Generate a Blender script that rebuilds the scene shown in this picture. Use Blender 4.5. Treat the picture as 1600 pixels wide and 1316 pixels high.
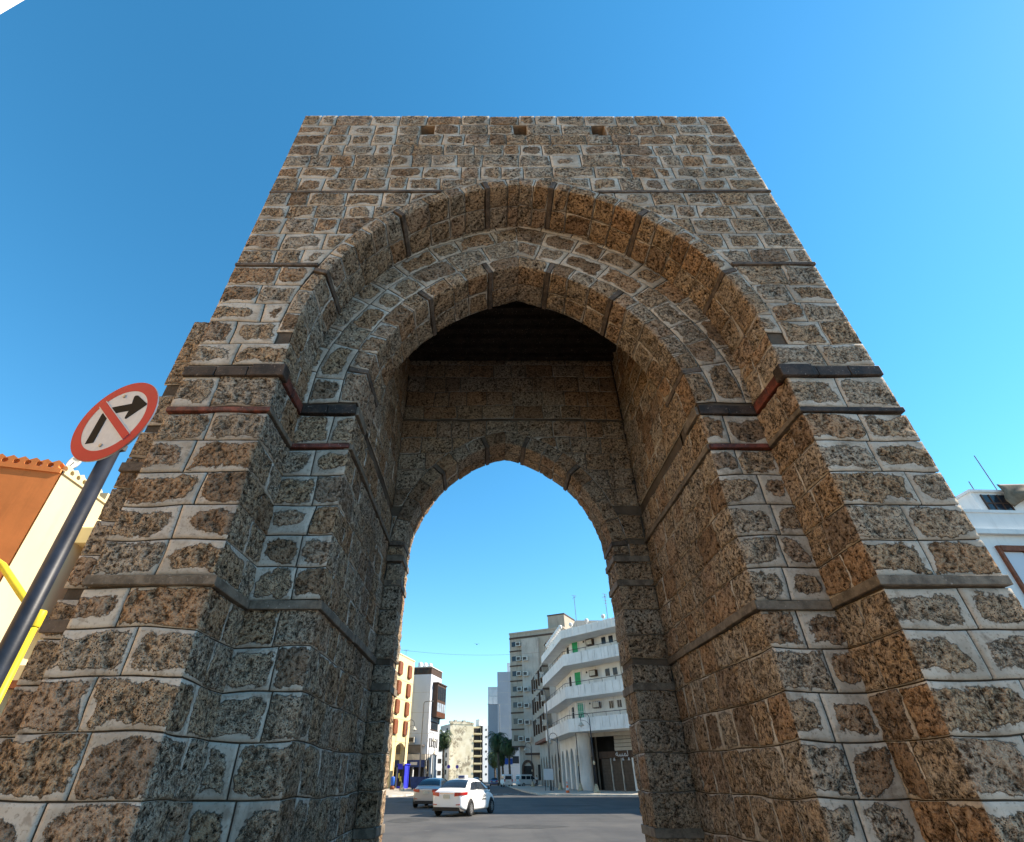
import bpy, bmesh, math, random
import numpy as np
R = math.radians
for o in list(bpy.data.objects): bpy.data.objects.remove(o)
S = bpy.context.scene
COL = S.collection
# ------------------------------------------------------------------ camera, sky, sun, exposure
CAM_H, PITCH, FPX = 1.5, math.atan(557/777), 777.0
cd = bpy.data.cameras.new('camera'); cam = bpy.data.objects.new('camera', cd); COL.objects.link(cam)
cam.location = (0, 0, CAM_H); cam.rotation_euler = (R(90)+PITCH, 0, 0)
cd.sensor_fit = 'HORIZONTAL'; cd.sensor_width = 36; cd.lens = 36*FPX/1600
cd.shift_x = 38/1600; cd.clip_start = .05; cd.clip_end = 4000
S.camera = cam
SUN_AZ, SUN_EL = 5.0, 41.0            # azimuth from +X towards +Y, elevation
w = bpy.data.worlds.new('World'); S.world = w; w.use_nodes = True
wn = w.node_tree; wn.nodes.clear()
sky = wn.nodes.new('ShaderNodeTexSky'); sky.sky_type = 'NISHITA'; sky.sun_disc = False
sky.sun_elevation = R(SUN_EL); sky.sun_rotation = R(90-SUN_AZ)
sky.air_density = 1.0; sky.dust_density = 0.04; sky.ozone_density = 3.0
bg = wn.nodes.new('ShaderNodeBackground'); bg.inputs[1].default_value = 0.122
wo = wn.nodes.new('ShaderNodeOutputWorld')
hs = wn.nodes.new('ShaderNodeHueSaturation'); hs.inputs['Saturation'].default_value = 1.27; hs.inputs['Hue'].default_value = .484
wn.links.new(sky.outputs[0], hs.inputs['Color']); wn.links.new(hs.outputs[0], bg.inputs[0]); wn.links.new(bg.outputs[0], wo.inputs[0])
sl = bpy.data.lights.new('sun', 'SUN'); sun = bpy.data.objects.new('sun', sl); COL.objects.link(sun)
sl.energy = 5.0; sl.angle = R(.5); sl.color = (1, .88, .72)
from mathutils import Vector, Matrix
sdir = Vector((math.cos(R(SUN_EL))*math.cos(R(SUN_AZ)), math.cos(R(SUN_EL))*math.sin(R(SUN_AZ)), math.sin(R(SUN_EL))))
sun.rotation_euler = sdir.to_track_quat('Z', 'Y').to_euler(); sun.location = sdir*60
S.view_settings.view_transform = 'Standard'; S.view_settings.look = 'None'
S.view_settings.exposure = 1.15; S.view_settings.gamma = 1
# ------------------------------------------------------------------ materials
class NT:
    def __init__(s, name):
        s.m = bpy.data.materials.new(name); s.m.use_nodes = True; s.t = s.m.node_tree
        s.b = s.t.nodes['Principled BSDF']
    def n(s, typ, **kw):
        x = s.t.nodes.new(typ)
        for k, v in kw.items(): setattr(x, k, v)
        return x
    def put(s, inp, v):
        if isinstance(v, bpy.types.NodeSocket): s.t.links.new(v, inp)
        elif isinstance(v, (tuple, list)) and len(v) == 3 and inp.type == 'RGBA': inp.default_value = (*v, 1)
        else: inp.default_value = v
    def pos(s): return s.n('ShaderNodeNewGeometry').outputs['Position']
    def ob(s): return s.n('ShaderNodeTexCoord').outputs['Object']
    def noise(s, vec, scale, detail=3, rough=.55):
        x = s.n('ShaderNodeTexNoise'); s.put(x.inputs['Vector'], vec); x.inputs['Scale'].default_value = scale
        x.inputs['Detail'].default_value = detail; x.inputs['Roughness'].default_value = rough; return x.outputs['Fac']
    def vor(s, vec, scale, feature='F1'):
        x = s.n('ShaderNodeTexVoronoi', feature=feature); s.put(x.inputs['Vector'], vec); x.inputs['Scale'].default_value = scale
        return x.outputs['Distance']
    def math(s, op, a, b=0.0, c=0.0):
        x = s.n('ShaderNodeMath', operation=op); s.put(x.inputs[0], a); s.put(x.inputs[1], b); s.put(x.inputs[2], c); return x.outputs[0]
    def ss(s, v, lo, hi, a=0., b=1.):
        x = s.n('ShaderNodeMapRange', interpolation_type='SMOOTHSTEP'); s.put(x.inputs['Value'], v)
        for i, k in enumerate((lo, hi, a, b)): x.inputs[i+1].default_value = k
        return x.outputs[0]
    def mix(s, f, a, b, mode='MIX'):
        x = s.n('ShaderNodeMix', data_type='RGBA', blend_type=mode); s.put(x.inputs[0], f); s.put(x.inputs[6], a); s.put(x.inputs[7], b); return x.outputs[2]
    def attr(s, name): return s.n('ShaderNodeAttribute', attribute_name=name).outputs['Fac']
    def bump(s, hgt, strength=.5, dist=.02):
        x = s.n('ShaderNodeBump'); x.inputs['Strength'].default_value = strength; x.inputs['Distance'].default_value = dist
        s.put(x.inputs['Height'], hgt); s.put(s.b.inputs['Normal'], x.outputs[0])
    def col(s, c): s.put(s.b.inputs['Base Color'], c)
    def set(s, rough=.8, metal=0., spec=.3):
        s.b.inputs['Roughness'].default_value = rough; s.b.inputs['Metallic'].default_value = metal
        s.b.inputs['Specular IOR Level'].default_value = spec
def sc(c, k): return tuple(max(0, min(1, x*k)) for x in c)
MATS = {}
def pm(name, c, rough=.75, var=.15, scale=1.5, bump=0., metal=0., spec=.3, stain=0., bscale=None):
    if name in MATS: return MATS[name]
    t = NT(name); v = t.pos()
    f = t.ss(t.noise(v, scale, 5, .6), .3, .7)
    base = t.mix(f, sc(c, 1-var), sc(c, 1+var))
    if stain:
        mp = t.n('ShaderNodeMapping'); t.put(mp.inputs[0], v); mp.inputs['Scale'].default_value = (1.6, 1.6, .22)
        g = t.ss(t.noise(mp.outputs[0], 1.1, 5, .65), .5, .72, 0., stain)
        base = t.mix(g, base, sc(c, .38))
    t.col(base); t.set(rough, metal, spec)
    if bump: t.bump(t.noise(v, bscale or scale*12, 4), bump, .02)
    MATS[name] = t.m; return t.m

def stone_mat():
    t = NT('coral_stone'); v = t.pos(); e = t.attr('edge'); tone = t.attr('tone')
    # shape of the exposed rough coral inside the smooth pointing
    e2 = t.math('ADD', e, t.math('MULTIPLY', t.math('SUBTRACT', t.noise(v, 24, 3, .7), .5), .085))
    m = t.ss(e2, .040, .050); vary = t.attr('vary')
    big = t.noise(v, 4.5, 2, .6); mid = t.noise(v, 31, 4, .72); fine = t.noise(v, 75, 2, .6)
    warm = t.mix(t.ss(mid, .36, .64), (.175, .108, .064), (.60, .42, .265))
    grey = t.mix(t.ss(mid, .36, .64), (.175, .138, .104), (.62, .52, .41))
    c = t.mix(t.ss(t.math('ADD', tone, t.math('MULTIPLY', t.math('SUBTRACT', big, .5), 1.2)), .2, .9), warm, grey)
    c = t.mix(t.ss(fine, .50, .68, 0., .6), c, (.58, .47, .36))
    c = t.mix(t.ss(vary, .45, 1., .0, .6), c, t.mix(.5, c, (.60, .47, .34)))
    c = t.mix(t.ss(vary, .26, .30, .55, 0.), c, t.mix(.6, c, (.42, .215, .105)))
    c = t.mix(t.ss(vary, .07, .09, .6, 0.), c, t.mix(.6, c, (.10, .088, .075)))
    # cavities of the coral: occlusion shade painted in as dark colour, along with dirt
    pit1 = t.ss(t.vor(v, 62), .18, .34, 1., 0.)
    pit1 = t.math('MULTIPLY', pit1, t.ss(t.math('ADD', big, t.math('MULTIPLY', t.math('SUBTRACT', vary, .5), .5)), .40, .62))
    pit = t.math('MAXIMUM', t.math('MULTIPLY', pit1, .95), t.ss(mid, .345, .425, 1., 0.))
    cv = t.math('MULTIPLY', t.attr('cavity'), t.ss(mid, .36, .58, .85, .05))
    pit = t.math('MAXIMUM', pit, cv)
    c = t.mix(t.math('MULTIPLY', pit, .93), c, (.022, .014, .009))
    mo = t.mix(t.ss(t.noise(v, 2.2, 4, .65), .32, .68), (.31, .27, .225), (.54, .485, .42))
    mo = t.mix(t.ss(mid, .52, .68, 0., .65), mo, (.17, .14, .11))
    mo = t.mix(t.ss(t.noise(v, 6.5, 3, .7), .55, .68, 0., .55), mo, (.20, .16, .125))
    mo = t.mix(t.ss(e, .002, .008, .9, 0.), mo, (.035, .026, .02))
    rim = t.math('MULTIPLY', t.ss(e2, .034, .041), t.ss(e2, .043, .056, 1., 0.))
    c = t.mix(m, mo, c); c = t.mix(t.math('MULTIPLY', rim, .45), c, (.06, .043, .03))
    c = t.mix(t.ss(t.noise(v, .55, 3, .6), .48, .78, 0., .4), c, (.085, .065, .05))
    mp = t.n('ShaderNodeMapping'); t.put(mp.inputs[0], v); mp.inputs['Scale'].default_value = (4.5, 4.5, .35)
    c = t.mix(t.ss(t.noise(mp.outputs[0], 1.0, 4, .65), .58, .74, 0., .5), c, (.075, .056, .042))
    t.col(c); t.set(.95, 0, .08)
    hgt = t.math('MULTIPLY', m, t.math('ADD', mid, t.math('SUBTRACT', t.math('MULTIPLY', fine, .35), t.math('MULTIPLY', pit, .8))))
    t.bump(hgt, 1., .05)
    return t.m
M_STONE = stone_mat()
M_MORTAR = pm('mortar_core', (.085, .066, .05), .95, .3, 4, .4)
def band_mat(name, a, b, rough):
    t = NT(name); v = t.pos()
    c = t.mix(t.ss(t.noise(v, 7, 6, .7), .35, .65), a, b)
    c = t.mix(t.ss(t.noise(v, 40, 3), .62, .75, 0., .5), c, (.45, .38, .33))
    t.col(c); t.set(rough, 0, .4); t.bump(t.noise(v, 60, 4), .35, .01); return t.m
M_RED = band_mat('red_granite', (.045, .014, .010), (.19, .048, .030), .6)
M_DBAND = band_mat('dark_brown_band_stone', (.014, .010, .008), (.055, .036, .026), .7)
M_LEDGE = band_mat('weathered_ledge_stone', (.085, .068, .052), (.19, .155, .12), .8)
M_TIE = band_mat('dark_timber_tie', (.05, .038, .03), (.13, .10, .08), .8)
def asphalt():
    t = NT('asphalt'); v = t.pos()
    c = t.mix(t.ss(t.noise(v, .35, 6, .65), .3, .7), (.050, .050, .052), (.088, .085, .082))
    c = t.mix(t.ss(t.noise(v, 60, 2), .55, .75, 0., .5), c, (.14, .135, .13))
    mp = t.n('ShaderNodeMapping'); t.put(mp.inputs[0], v); mp.inputs['Scale'].default_value = (.9, .06, 1)
    c = t.mix(t.ss(t.noise(mp.outputs[0], 1.3, 4), .52, .7, 0., .35), c, (.035, .035, .037))
    c = t.mix(t.ss(t.noise(v, 1.1, 3, .5), .68, .72, 0., .3), c, (.16, .15, .14))
    t.col(c); t.set(.82, 0, .3); t.bump(t.noise(v, 90, 3), .3, .01); return t.m
M_ASPH = asphalt()
M_PAVE = pm('pavement_concrete', (.36, .33, .28), .85, .2, .9, .2)
M_KERB = pm('kerb_concrete', (.48, .45, .40), .85, .2, 1.5, .2)
M_WHITE = pm('white_wall_paint', (.74, .73, .71), .8, .06, .5, .1, stain=.25)
M_WHITE2 = pm('weathered_white_panel', (.74, .73, .71), .8, .08, .6, .1, stain=.4)
M_CREAM = pm('cream_wall_paint', (.58, .48, .29), .8, .05, .5, .08, stain=.12)
M_YELL = pm('pale_yellow_wall_paint', (.74, .60, .32), .8, .05, .5, .08, stain=.12)
M_ORANGE = pm('terracotta_wall_paint', (.64, .21, .06), .8, .10, .7, .12, stain=.25)
M_BEIGE = pm('beige_render', (.36, .31, .25), .85, .10, .5, .1, stain=.4)
M_CONC = pm('pale_concrete', (.42, .38, .33), .85, .12, .4, .1, stain=.55)
M_BROWNB = pm('dark_brown_band', (.07, .042, .03), .7, .2, 2)
M_BLUEW = pm('pale_blue_white_cladding', (.60, .63, .68), .6, .04, .3)
M_GREYT = pm('grey_tower_cladding', (.33, .35, .39), .6, .06, .2)
M_SHUT = pm('brown_wood_shutter', (.20, .065, .03), .7, .25, 5)
M_DARK = pm('dark_interior', (.022, .02, .019), .8, .3, 1)
M_GLASS = pm('dark_window_glass', (.018, .024, .034), .15, .2, 1, spec=.35)
M_GREEN = pm('green_door_paint', (.02, .32, .12), .6, .15, 2)
M_TEAL = pm('faded_teal_door_paint', (.09, .36, .26), .7, .2, 2)
M_AC = pm('air_conditioner_casing', (.55, .53, .48), .6, .15, 3)
M_ACG = pm('air_conditioner_grille', (.06, .055, .05), .6, .2, 6)
M_POLE = pm('grey_galvanised_pole', (.20, .205, .21), .45, .15, 4, metal=.5)
M_POLED = pm('dark_painted_pole', (.013, .017, .028), .45, .35, 6, .03)
M_LAMPB = pm('cream_cast_lamp_base', (.42, .36, .25), .7, .2, 4)
M_LAMPS = pm('pale_lamp_shade', (.50, .46, .38), .5, .15, 4)
M_BLUE = pm('bright_blue_panel', (.035, .045, .62), .5, .1, 2)
M_DBLUE = pm('dark_blue_steel', (.02, .045, .16), .5, .25, 3)
M_YPIPE = pm('yellow_pipe_paint', (.72, .52, .03), .45, .12, 6)
M_REDP = pm('sign_red', (.40, .004, .022), .5, .08, 5)
M_SIGNW = pm('sign_white', (.52, .52, .54), .5, .05, 30)
M_SIGNK = pm('sign_black', (.008, .008, .009), .7, .2, 5, spec=.1)
M_SIGNB = pm('sign_back_metal', (.3, .3, .31), .4, .1, 5, metal=.7)
M_CARW = pm('white_car_paint', (.80, .80, .80), .22, .02, 1, spec=.6)
M_CARS = pm('silver_car_paint', (.42, .42, .43), .3, .03, 1, metal=.35, spec=.6)
M_TYRE = pm('tyre_rubber', (.018, .018, .019), .8, .2, 8)
M_RIM = pm('alloy_rim', (.45, .45, .46), .35, .1, 8, metal=.7)
M_BLACKP = pm('black_plastic', (.02, .02, .022), .55, .2, 8)
M_TAIL = pm('tail_lamp_red', (.42, .012, .012), .15, .1, 8, spec=.7)
M_CHROME = pm('chrome_trim', (.55, .55, .56), .2, .05, 5, metal=.9)
M_PLATE = pm('number_plate', (.55, .52, .42), .5, .2, 40)
M_CONE = pm('cone_orange', (.72, .13, .03), .6, .1, 4)
M_TRUNK = pm('palm_trunk', (.12, .09, .065), .95, .35, 5, .5)
M_FROND = pm('palm_frond', (.045, .075, .025), .6, .4, .8)
M_SKIN = pm('skin', (.25, .14, .09), .6, .1, 8)
M_CLOTHW = pm('white_cloth', (.72, .72, .72), .9, .06, 10)
M_CLOTHD = pm('dark_cloth', (.03, .03, .04), .9, .2, 10)
M_TARP = pm('brown_tarpaulin', (.16, .125, .085), .8, .3, 3)
def mural_mat():
    t = NT('faded_mural_wall'); v = t.pos()
    n1 = t.noise(v, .16, 5, .65); n2 = t.noise(v, .7, 5, .7)
    c = t.mix(t.ss(t.noise(v, .5, 4), .3, .7), (.62, .53, .36), (.74, .66, .50))
    f = t.math('MULTIPLY', t.ss(n1, .47, .56), t.ss(n2, .42, .55))
    c = t.mix(t.math('MULTIPLY', f, .8), c, (.20, .155, .10))
    t.col(c); t.set(.85); return t.m
M_MURAL = mural_mat()
# ------------------------------------------------------------------ mesh helpers
def tag(o, label=None, cat=None, group=None, kind=None):
    if label: o['label'] = label
    if cat: o['category'] = cat
    if group: o['group'] = group
    if kind: o['kind'] = kind
    return o
def empty(name, loc=(0, 0, 0), rz=0., label=None, cat=None, group=None):
    o = bpy.data.objects.new(name, None); COL.objects.link(o); o.empty_display_size = .3
    o.location = loc; o.rotation_euler = (0, 0, rz); return tag(o, label, cat, group)
class MB:
    def __init__(s): s.v = []; s.f = []
    def add(s, v, f):
        b = len(s.v); s.v += [tuple(p) for p in v]; s.f += [tuple(i+b for i in q) for q in f]; return s
    def box(s, x0, x1, y0, y1, z0, z1):
        v = [(x, y, z) for z in (z0, z1) for y in (y0, y1) for x in (x0, x1)]
        return s.add(v, [(0, 2, 3, 1), (4, 5, 7, 6), (0, 1, 5, 4), (2, 6, 7, 3), (0, 4, 6, 2), (1, 3, 7, 5)])
    def prism(s, poly, z0, z1):
        n = len(poly)
        if sum(poly[i][0]*poly[(i+1) % n][1]-poly[(i+1) % n][0]*poly[i][1] for i in range(n)) < 0: poly = poly[::-1]
        v = [(x, y, z0) for x, y in poly]+[(x, y, z1) for x, y in poly]
        return s.add(v, [tuple(range(n))[::-1], tuple(range(n, 2*n))]+[(i, (i+1) % n, n+(i+1) % n, n+i) for i in range(n)])
    def slab(s, poly, fn0, fn1):            # poly in (u,z); fn maps (u,z)->xyz for the two faces
        n = len(poly); v = [fn0(*p) for p in poly]+[fn1(*p) for p in poly]
        return s.add(v, [tuple(range(n)), tuple(range(n, 2*n))[::-1]]+[((i+1) % n, i, n+i, n+(i+1) % n) for i in range(n)])
    def tube(s, pts, r, n=10, cap=True):
        pts = [Vector(p) for p in pts]; rs = r if isinstance(r, (list, tuple)) else [r]*len(pts)
        b = len(s.v); up = Vector((0, 0, 1)); t0 = (pts[1]-pts[0]).normalized()
        a = t0.orthogonal().normalized()
        for i, p in enumerate(pts):
            t = (pts[min(i+1, len(pts)-1)]-pts[max(i-1, 0)]).normalized()
            a = (a-t*a.dot(t)).normalized(); c = t.cross(a)
            s.v += [tuple(p+(a*math.cos(2*math.pi*k/n)+c*math.sin(2*math.pi*k/n))*rs[i]) for k in range(n)]
        for i in range(len(pts)-1):
            for k in range(n): s.f.append((b+i*n+k, b+i*n+(k+1) % n, b+(i+1)*n+(k+1) % n, b+(i+1)*n+k))
        if cap:
            s.f.append(tuple(b+k for k in range(n))[::-1]); s.f.append(tuple(b+(len(pts)-1)*n+k for k in range(n)))
        return s
    def lathe(s, prof, n=16, c=(0, 0, 0), axis='z'):
        b = len(s.v)
        for r, z in prof:
            for k in range(n):
                x, y = r*math.cos(2*math.pi*k/n), r*math.sin(2*math.pi*k/n)
                p = (x, y, z) if axis == 'z' else ((x, z, y) if axis == 'y' else (z, x, y))
                s.v.append((p[0]+c[0], p[1]+c[1], p[2]+c[2]))
        for i in range(len(prof)-1):
            for k in range(n): s.f.append((b+i*n+k, b+i*n+(k+1) % n, b+(i+1)*n+(k+1) % n, b+(i+1)*n+k))
        return s
    def mesh(s, name, m, smooth=False):
        me = bpy.data.meshes.new(name); me.from_pydata(s.v, [], s.f); me.materials.append(m)
        if smooth: me.polygons.foreach_set('use_smooth', [True]*len(me.polygons))
        return me
    def build(s, name, m, parent=None, smooth=False, fix=False):
        me = s.mesh(name, m, smooth)
        if fix:
            bm = bmesh.new(); bm.from_mesh(me); bmesh.ops.recalc_face_normals(bm, faces=bm.faces); bm.to_mesh(me); bm.free()
        return link(name, me, parent)
def link(name, me, parent=None, loc=None, rz=None):
    o = bpy.data.objects.new(name, me); COL.objects.link(o)
    if parent: o.parent = parent
    if loc: o.location = loc
    if rz is not None: o.rotation_euler = (0, 0, rz)
    return o
def bevel(o, wd=.02, seg=2):
    m = o.modifiers.new('bevel', 'BEVEL'); m.width = wd; m.segments = seg; m.limit_method = 'ANGLE'; return o
def copy_tree(o, parent=None):
    c = o.copy(); COL.objects.link(c); c.parent = parent
    for ch in list(o.children): copy_tree(ch, c)
    return c
def project(P):
    P = np.asarray(P, float); c, s = math.cos(PITCH), math.sin(PITCH)
    d = P[:, 1]*c+(P[:, 2]-CAM_H)*s; u = -P[:, 1]*s+(P[:, 2]-CAM_H)*c
    return 762+FPX*P[:, 0]/d, 658-FPX*u/d, d
# ------------------------------------------------------------------ ground, pavements
def struct(name, mb, m): return tag(mb.build(name, m), kind='structure')
struct('ground', MB().add([(-900, -300, -.02), (900, -300, -.02), (900, 2500, -.02), (-900, 2500, -.02)], [(0, 1, 2, 3)]), pm('dusty_ground', (.30, .26, .20), .95, .2, .05, .1))
struct('road', MB().add([(-120, -60, 0), (120, -60, 0), (120, 420, 0), (-120, 420, 0)], [(0, 1, 2, 3)]), M_ASPH)
def pavement(poly, kerb_pts, nm):
    p = struct('pavement', MB().prism(poly, -.01, .13), M_PAVE)
    k = 0
    for a, b in zip(kerb_pts[:-1], kerb_pts[1:]):
        A, B = Vector((*a, 0)), Vector((*b, 0)); L = (B-A).length; d = (B-A)/L; nrm = Vector((-d.y, d.x, 0))
        n = max(1, int(L/2.0))
        for i in range(n):
            s0 = A+d*(i*L/n+.01); s1 = A+d*((i+1)*L/n-.01)
            q = [(s0+nrm*.12).xy, (s1+nrm*.12).xy, (s1-nrm*.12).xy, (s0-nrm*.12).xy]
            MB().prism([tuple(x) for x in q], -.01, .145+.006*math.sin(k*2.3)).build('kerb_stone', M_KERB, p); k += 1
    return p
pavement([(60, 38), (14, 60.2), (7.0, 63.0), (5.4, 65.2), (4.6, 78), (4.4, 100), (4.2, 128), (2, 170), (1, 230), (40, 230), (60, 100)],
         [(32, 51.5), (14, 60.2), (7.0, 63.0), (5.4, 65.2), (4.6, 78), (4.4, 100), (4.2, 128)], 'right')
pavement([(-60, 53), (-9.4, 58.3), (-8.1, 60.5), (-7.6, 66), (-7.0, 82), (-6.2, 105), (-5, 140), (-8, 250), (-60, 250)],
         [(-40, 55.1), (-9.4, 58.3), (-8.1, 60.5), (-7.6, 66), (-7.0, 82), (-6.2, 105), (-5, 140)], 'left')
def worn_paint():
    t = NT('worn_road_paint'); v = t.pos(); f = t.ss(t.noise(v, 2.5, 6, .75), .46, .6)
    t.col(t.mix(f, (.07, .07, .07), (.42, .41, .38))); t.set(.85); return t.m
M_PAINT = worn_paint()
for i in range(7): struct('road_marking', MB().prism([(-4.6+i*1.25, 66), (-4.0+i*1.25, 66), (-4.0+i*1.25, 69.2), (-4.6+i*1.25, 69.2)], -.005, .004), M_PAINT)
struct('road_marking', MB().prism([(-1.0, 71), (4.2, 71), (4.2, 71.5), (-1.0, 71.5)], -.005, .004), M_PAINT)
for i in range(6): struct('road_marking', MB().prism([(-.9+i*.12, 76+i*9), (-.75+i*.12, 76+i*9), (-.65+i*.12, 80+i*9), (-.8+i*.12, 80+i*9)], -.005, .004), M_PAINT)
M_PATCH = pm('dark_asphalt_patch', (.048, .048, .048), .85, .25, 3, .2)
for x, y, a_, b_ in ((1.6, 24, 1.5, .9), (-3.4, 27.5, .9, 1.6), (5.2, 41, 2.2, 1.0), (-5.5, 47, 1.3, 2.4)):
    q = [(x+a_*math.cos(k*.7)*(1+.18*math.sin(3*k)), y+b_*math.sin(k*.7)*(1+.15*math.cos(2*k))) for k in range(9)]
    struct('road_patch', MB().prism(q, -.005, .003), M_PATCH)
# ------------------------------------------------------------------ the gate
rng = np.random.RandomState(7)
_T = np.random.RandomState(3).rand(256, 256)
def vn(x, y):
    xi = np.floor(x).astype(int); yi = np.floor(y).astype(int); fx = x-xi; fy = y-yi
    fx = fx*fx*(3-2*fx); fy = fy*fy*(3-2*fy); a = xi & 255; b = (xi+1) & 255; c = yi & 255; d = (yi+1) & 255
    return (_T[a, c]*(1-fx)+_T[b, c]*fx)*(1-fy)+(_T[a, d]*(1-fx)+_T[b, d]*fx)*fy
def fbm(x, y, o=3):
    r = 0; k = .5; t = 0
    for i in range(o): r = r+k*vn(x*2**i+17.3*i, y*2**i+5.1*i); t += k; k *= .55
    return r/t
def nz(P, k, o=3, sd=0):     # noise on a 3-D position
    return fbm(P[..., 0]*k+P[..., 1]*k*.73+31.7*sd, P[..., 2]*k+P[..., 1]*k*.31+12.9*sd, o)
def sstep(x, a, b):
    t = np.clip((x-a)/(b-a), 0, 1); return t*t*(3-2*t)
CX, XL, XR, Y0, Y1, Y2, Y3, Y4, GH, CEIL = .475, -3.22, 4.18, 4.0, 4.68, 5.37, 7.4, 8.0, 11.0, 8.32
class Arch:
    def __init__(s, cx, half, spring, apex):
        s.cx, s.half, s.zs = cx, half, spring; r = apex-spring
        s.R = (half+r*r/half)/2; s.e = s.R-half; s.phi = math.acos(s.e/s.R); s.L = s.R*s.phi
    def hw(s, z, t=0):                   # half width of the extrados at height z
        q = (s.R+t)**2-np.maximum(z-s.zs, 0)**2
        return np.where(q > 0, np.maximum(np.sqrt(np.maximum(q, 0))-s.e, 0), 0.)
    def apex(s, t=0): return s.zs+math.sqrt((s.R+t)**2-s.e**2)
    def outline(s, t=0, n=22, z0=0.):    # open-bottomed opening, left foot -> apex -> right foot
        p = [(s.cx-s.half-t, z0)]
        ph = math.acos(s.e/(s.R+t))
        L = [(-((s.R+t)*math.cos(a)-s.e), s.zs+(s.R+t)*math.sin(a)) for a in np.linspace(0, ph, n)]
        p += [(s.cx+x, z) for x, z in L]+[(s.cx-x, z) for x, z in L[::-1][1:]]
        return p+[(s.cx+s.half+t, z0)]
A1 = Arch(CX, 2.68, 5.60, 8.74); A2 = Arch(CX-.01, 2.01, 5.12, 7.69); A3 = Arch(.318, 1.625, 4.28, 6.34)
gate = empty('stone_gate', (CX, 4, 0), label='tall old coral-stone city gate with nested pointed arches spanning the street', cat='gate')
def gchild(o):
    o.parent = gate; o.matrix_parent_inverse = Matrix.Translation((-CX, -4, 0)); return o
STONES = []; BJ = .017; TC = {}
def tc(*k):
    if k not in TC: TC[k] = rng.rand()
    return TC[k]
def stone(fm, u0, u1, v0, v1, corner=(None,)*4, clip=None, kmul=1., bias=0., tone=None, flat=False, mat=None):
    """one block: fm(U,V,off)->xyz; corner = shared outward direction for left, right, bottom, top edge or None"""
    g = .003
    ctr = fm(np.array([(u0+u1)/2]), np.array([(v0+v1)/2]), np.array([0.]))[0]
    dist = max(3.5, np.linalg.norm(ctr-np.array([0, 0, CAM_H]))); step = .0052*dist
    def axis(a, b, ca, cb):
        a2 = a if ca is not None else a+g; b2 = b if cb is not None else b-g
        n = max(2, int(round((b2-a2-.016)/step)))
        return np.concatenate([[a2], np.linspace(a2+.008, b2-.008, n+1), [b2]])
    us = axis(u0, u1, corner[0], corner[1]); vs = axis(v0, v1, corner[2], corner[3])
    U, V = np.meshgrid(us, vs, indexing='ij'); Z = np.zeros_like(U)
    P = fm(U, V, Z)
    fu = np.ones_like(U); fv = np.ones_like(U)
    if corner[0] is not None: fu = np.minimum(fu, (U-u0)/.12)
    if corner[1] is not None: fu = np.minimum(fu, (u1-U)/.12)
    if corner[2] is not None: fv = np.minimum(fv, (V-v0)/.12)
    if corner[3] is not None: fv = np.minimum(fv, (v1-V)/.12)
    U2 = U+.065*(nz(P, 1.9, 2, 1)-.5)*np.clip(fu, 0, 1); V2 = V+.06*(nz(P, 1.7, 2, 2)-.5)*np.clip(fv, 0, 1)
    BIG = np.full_like(U, 9.)
    d = BIG
    for k, q in enumerate((U-us[0], us[-1]-U, V-vs[0], vs[-1]-V)):
        d = np.minimum(d, q+(.0 if corner[k] is None else .05))
    bord = np.zeros(U.shape, bool)
    if corner[0] is None: bord[0, :] = True
    if corner[1] is None: bord[-1, :] = True
    if corner[2] is None: bord[:, 0] = True
    if corner[3] is None: bord[:, -1] = True
    if clip is not None:
        U2, V2, dc = clip(U2, V2); d = np.minimum(d, np.maximum(dc, 0)); bord |= dc < .004
    P = fm(U2, V2, Z)
    if rng.rand() < .05 and kmul == 1.: bias -= .02
    dx = np.minimum(U-us[0]+(0 if corner[0] is None else .3), us[-1]-U+(0 if corner[1] is None else .3)); dy = np.minimum(V-vs[0]+(0 if corner[2] is None else .3), vs[-1]-V+(0 if corner[3] is None else .3))
    dr = np.minimum(1.12/np.sqrt(1/np.maximum(dx, 1e-3)**2+1/np.maximum(dy, 1e-3)**2), np.maximum(dx, dy))
    dr = np.minimum(dr, d+.5) if clip is None else np.minimum(dr, d)
    ed = dr*kmul+np.where(d > .0075, .135*(nz(P, 5.5, 3, 3)-.5)+bias+BJ*rng.randn(), 0)
    ed = np.where(d > .0075, np.maximum(ed, .0121), np.maximum(d, 0))
    if flat: ed = np.where(d > .0075, .0121, d)
    m = sstep(ed, .036, .065)
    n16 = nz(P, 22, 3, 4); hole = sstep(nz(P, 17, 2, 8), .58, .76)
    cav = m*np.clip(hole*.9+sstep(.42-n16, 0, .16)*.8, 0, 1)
    off = m*(.007+.040*(n16-.47)-.020*hole)+.008*(nz(P, 3.1, 2, 5)-.5)+(rng.rand()-.5)*.006
    for k, q in enumerate((U-us[0], us[-1]-U, V-vs[0], vs[-1]-V)):
        if corner[k] is not None: off = off*np.clip(q/.05, 0, 1)
    off = np.where(bord, -.016, off)
    P = fm(U2, V2, off)
    for k, idx in enumerate(((0, slice(None)), (-1, slice(None)), (slice(None), 0), (slice(None), -1))):
        if corner[k] is not None:
            Pc = P[idx]; c = .05*np.maximum(0, nz(Pc, 4.3, 3, 6)-.58)+.007*nz(Pc, 19, 2, 7)
            P[idx] = Pc-np.asarray(corner[k])*c[:, None]
    nu, nv = U.shape; I = np.arange(nu*nv).reshape(nu, nv)
    Q = np.stack([I[:-1, :-1], I[1:, :-1], I[1:, 1:], I[:-1, 1:]], -1).reshape(-1, 4)
    Pf = P.reshape(-1, 3)
    nrm = np.cross(Pf[Q[:, 2]]-Pf[Q[:, 0]], Pf[Q[:, 3]]-Pf[Q[:, 1]])
    ar = np.linalg.norm(nrm, axis=1)/2
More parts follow.
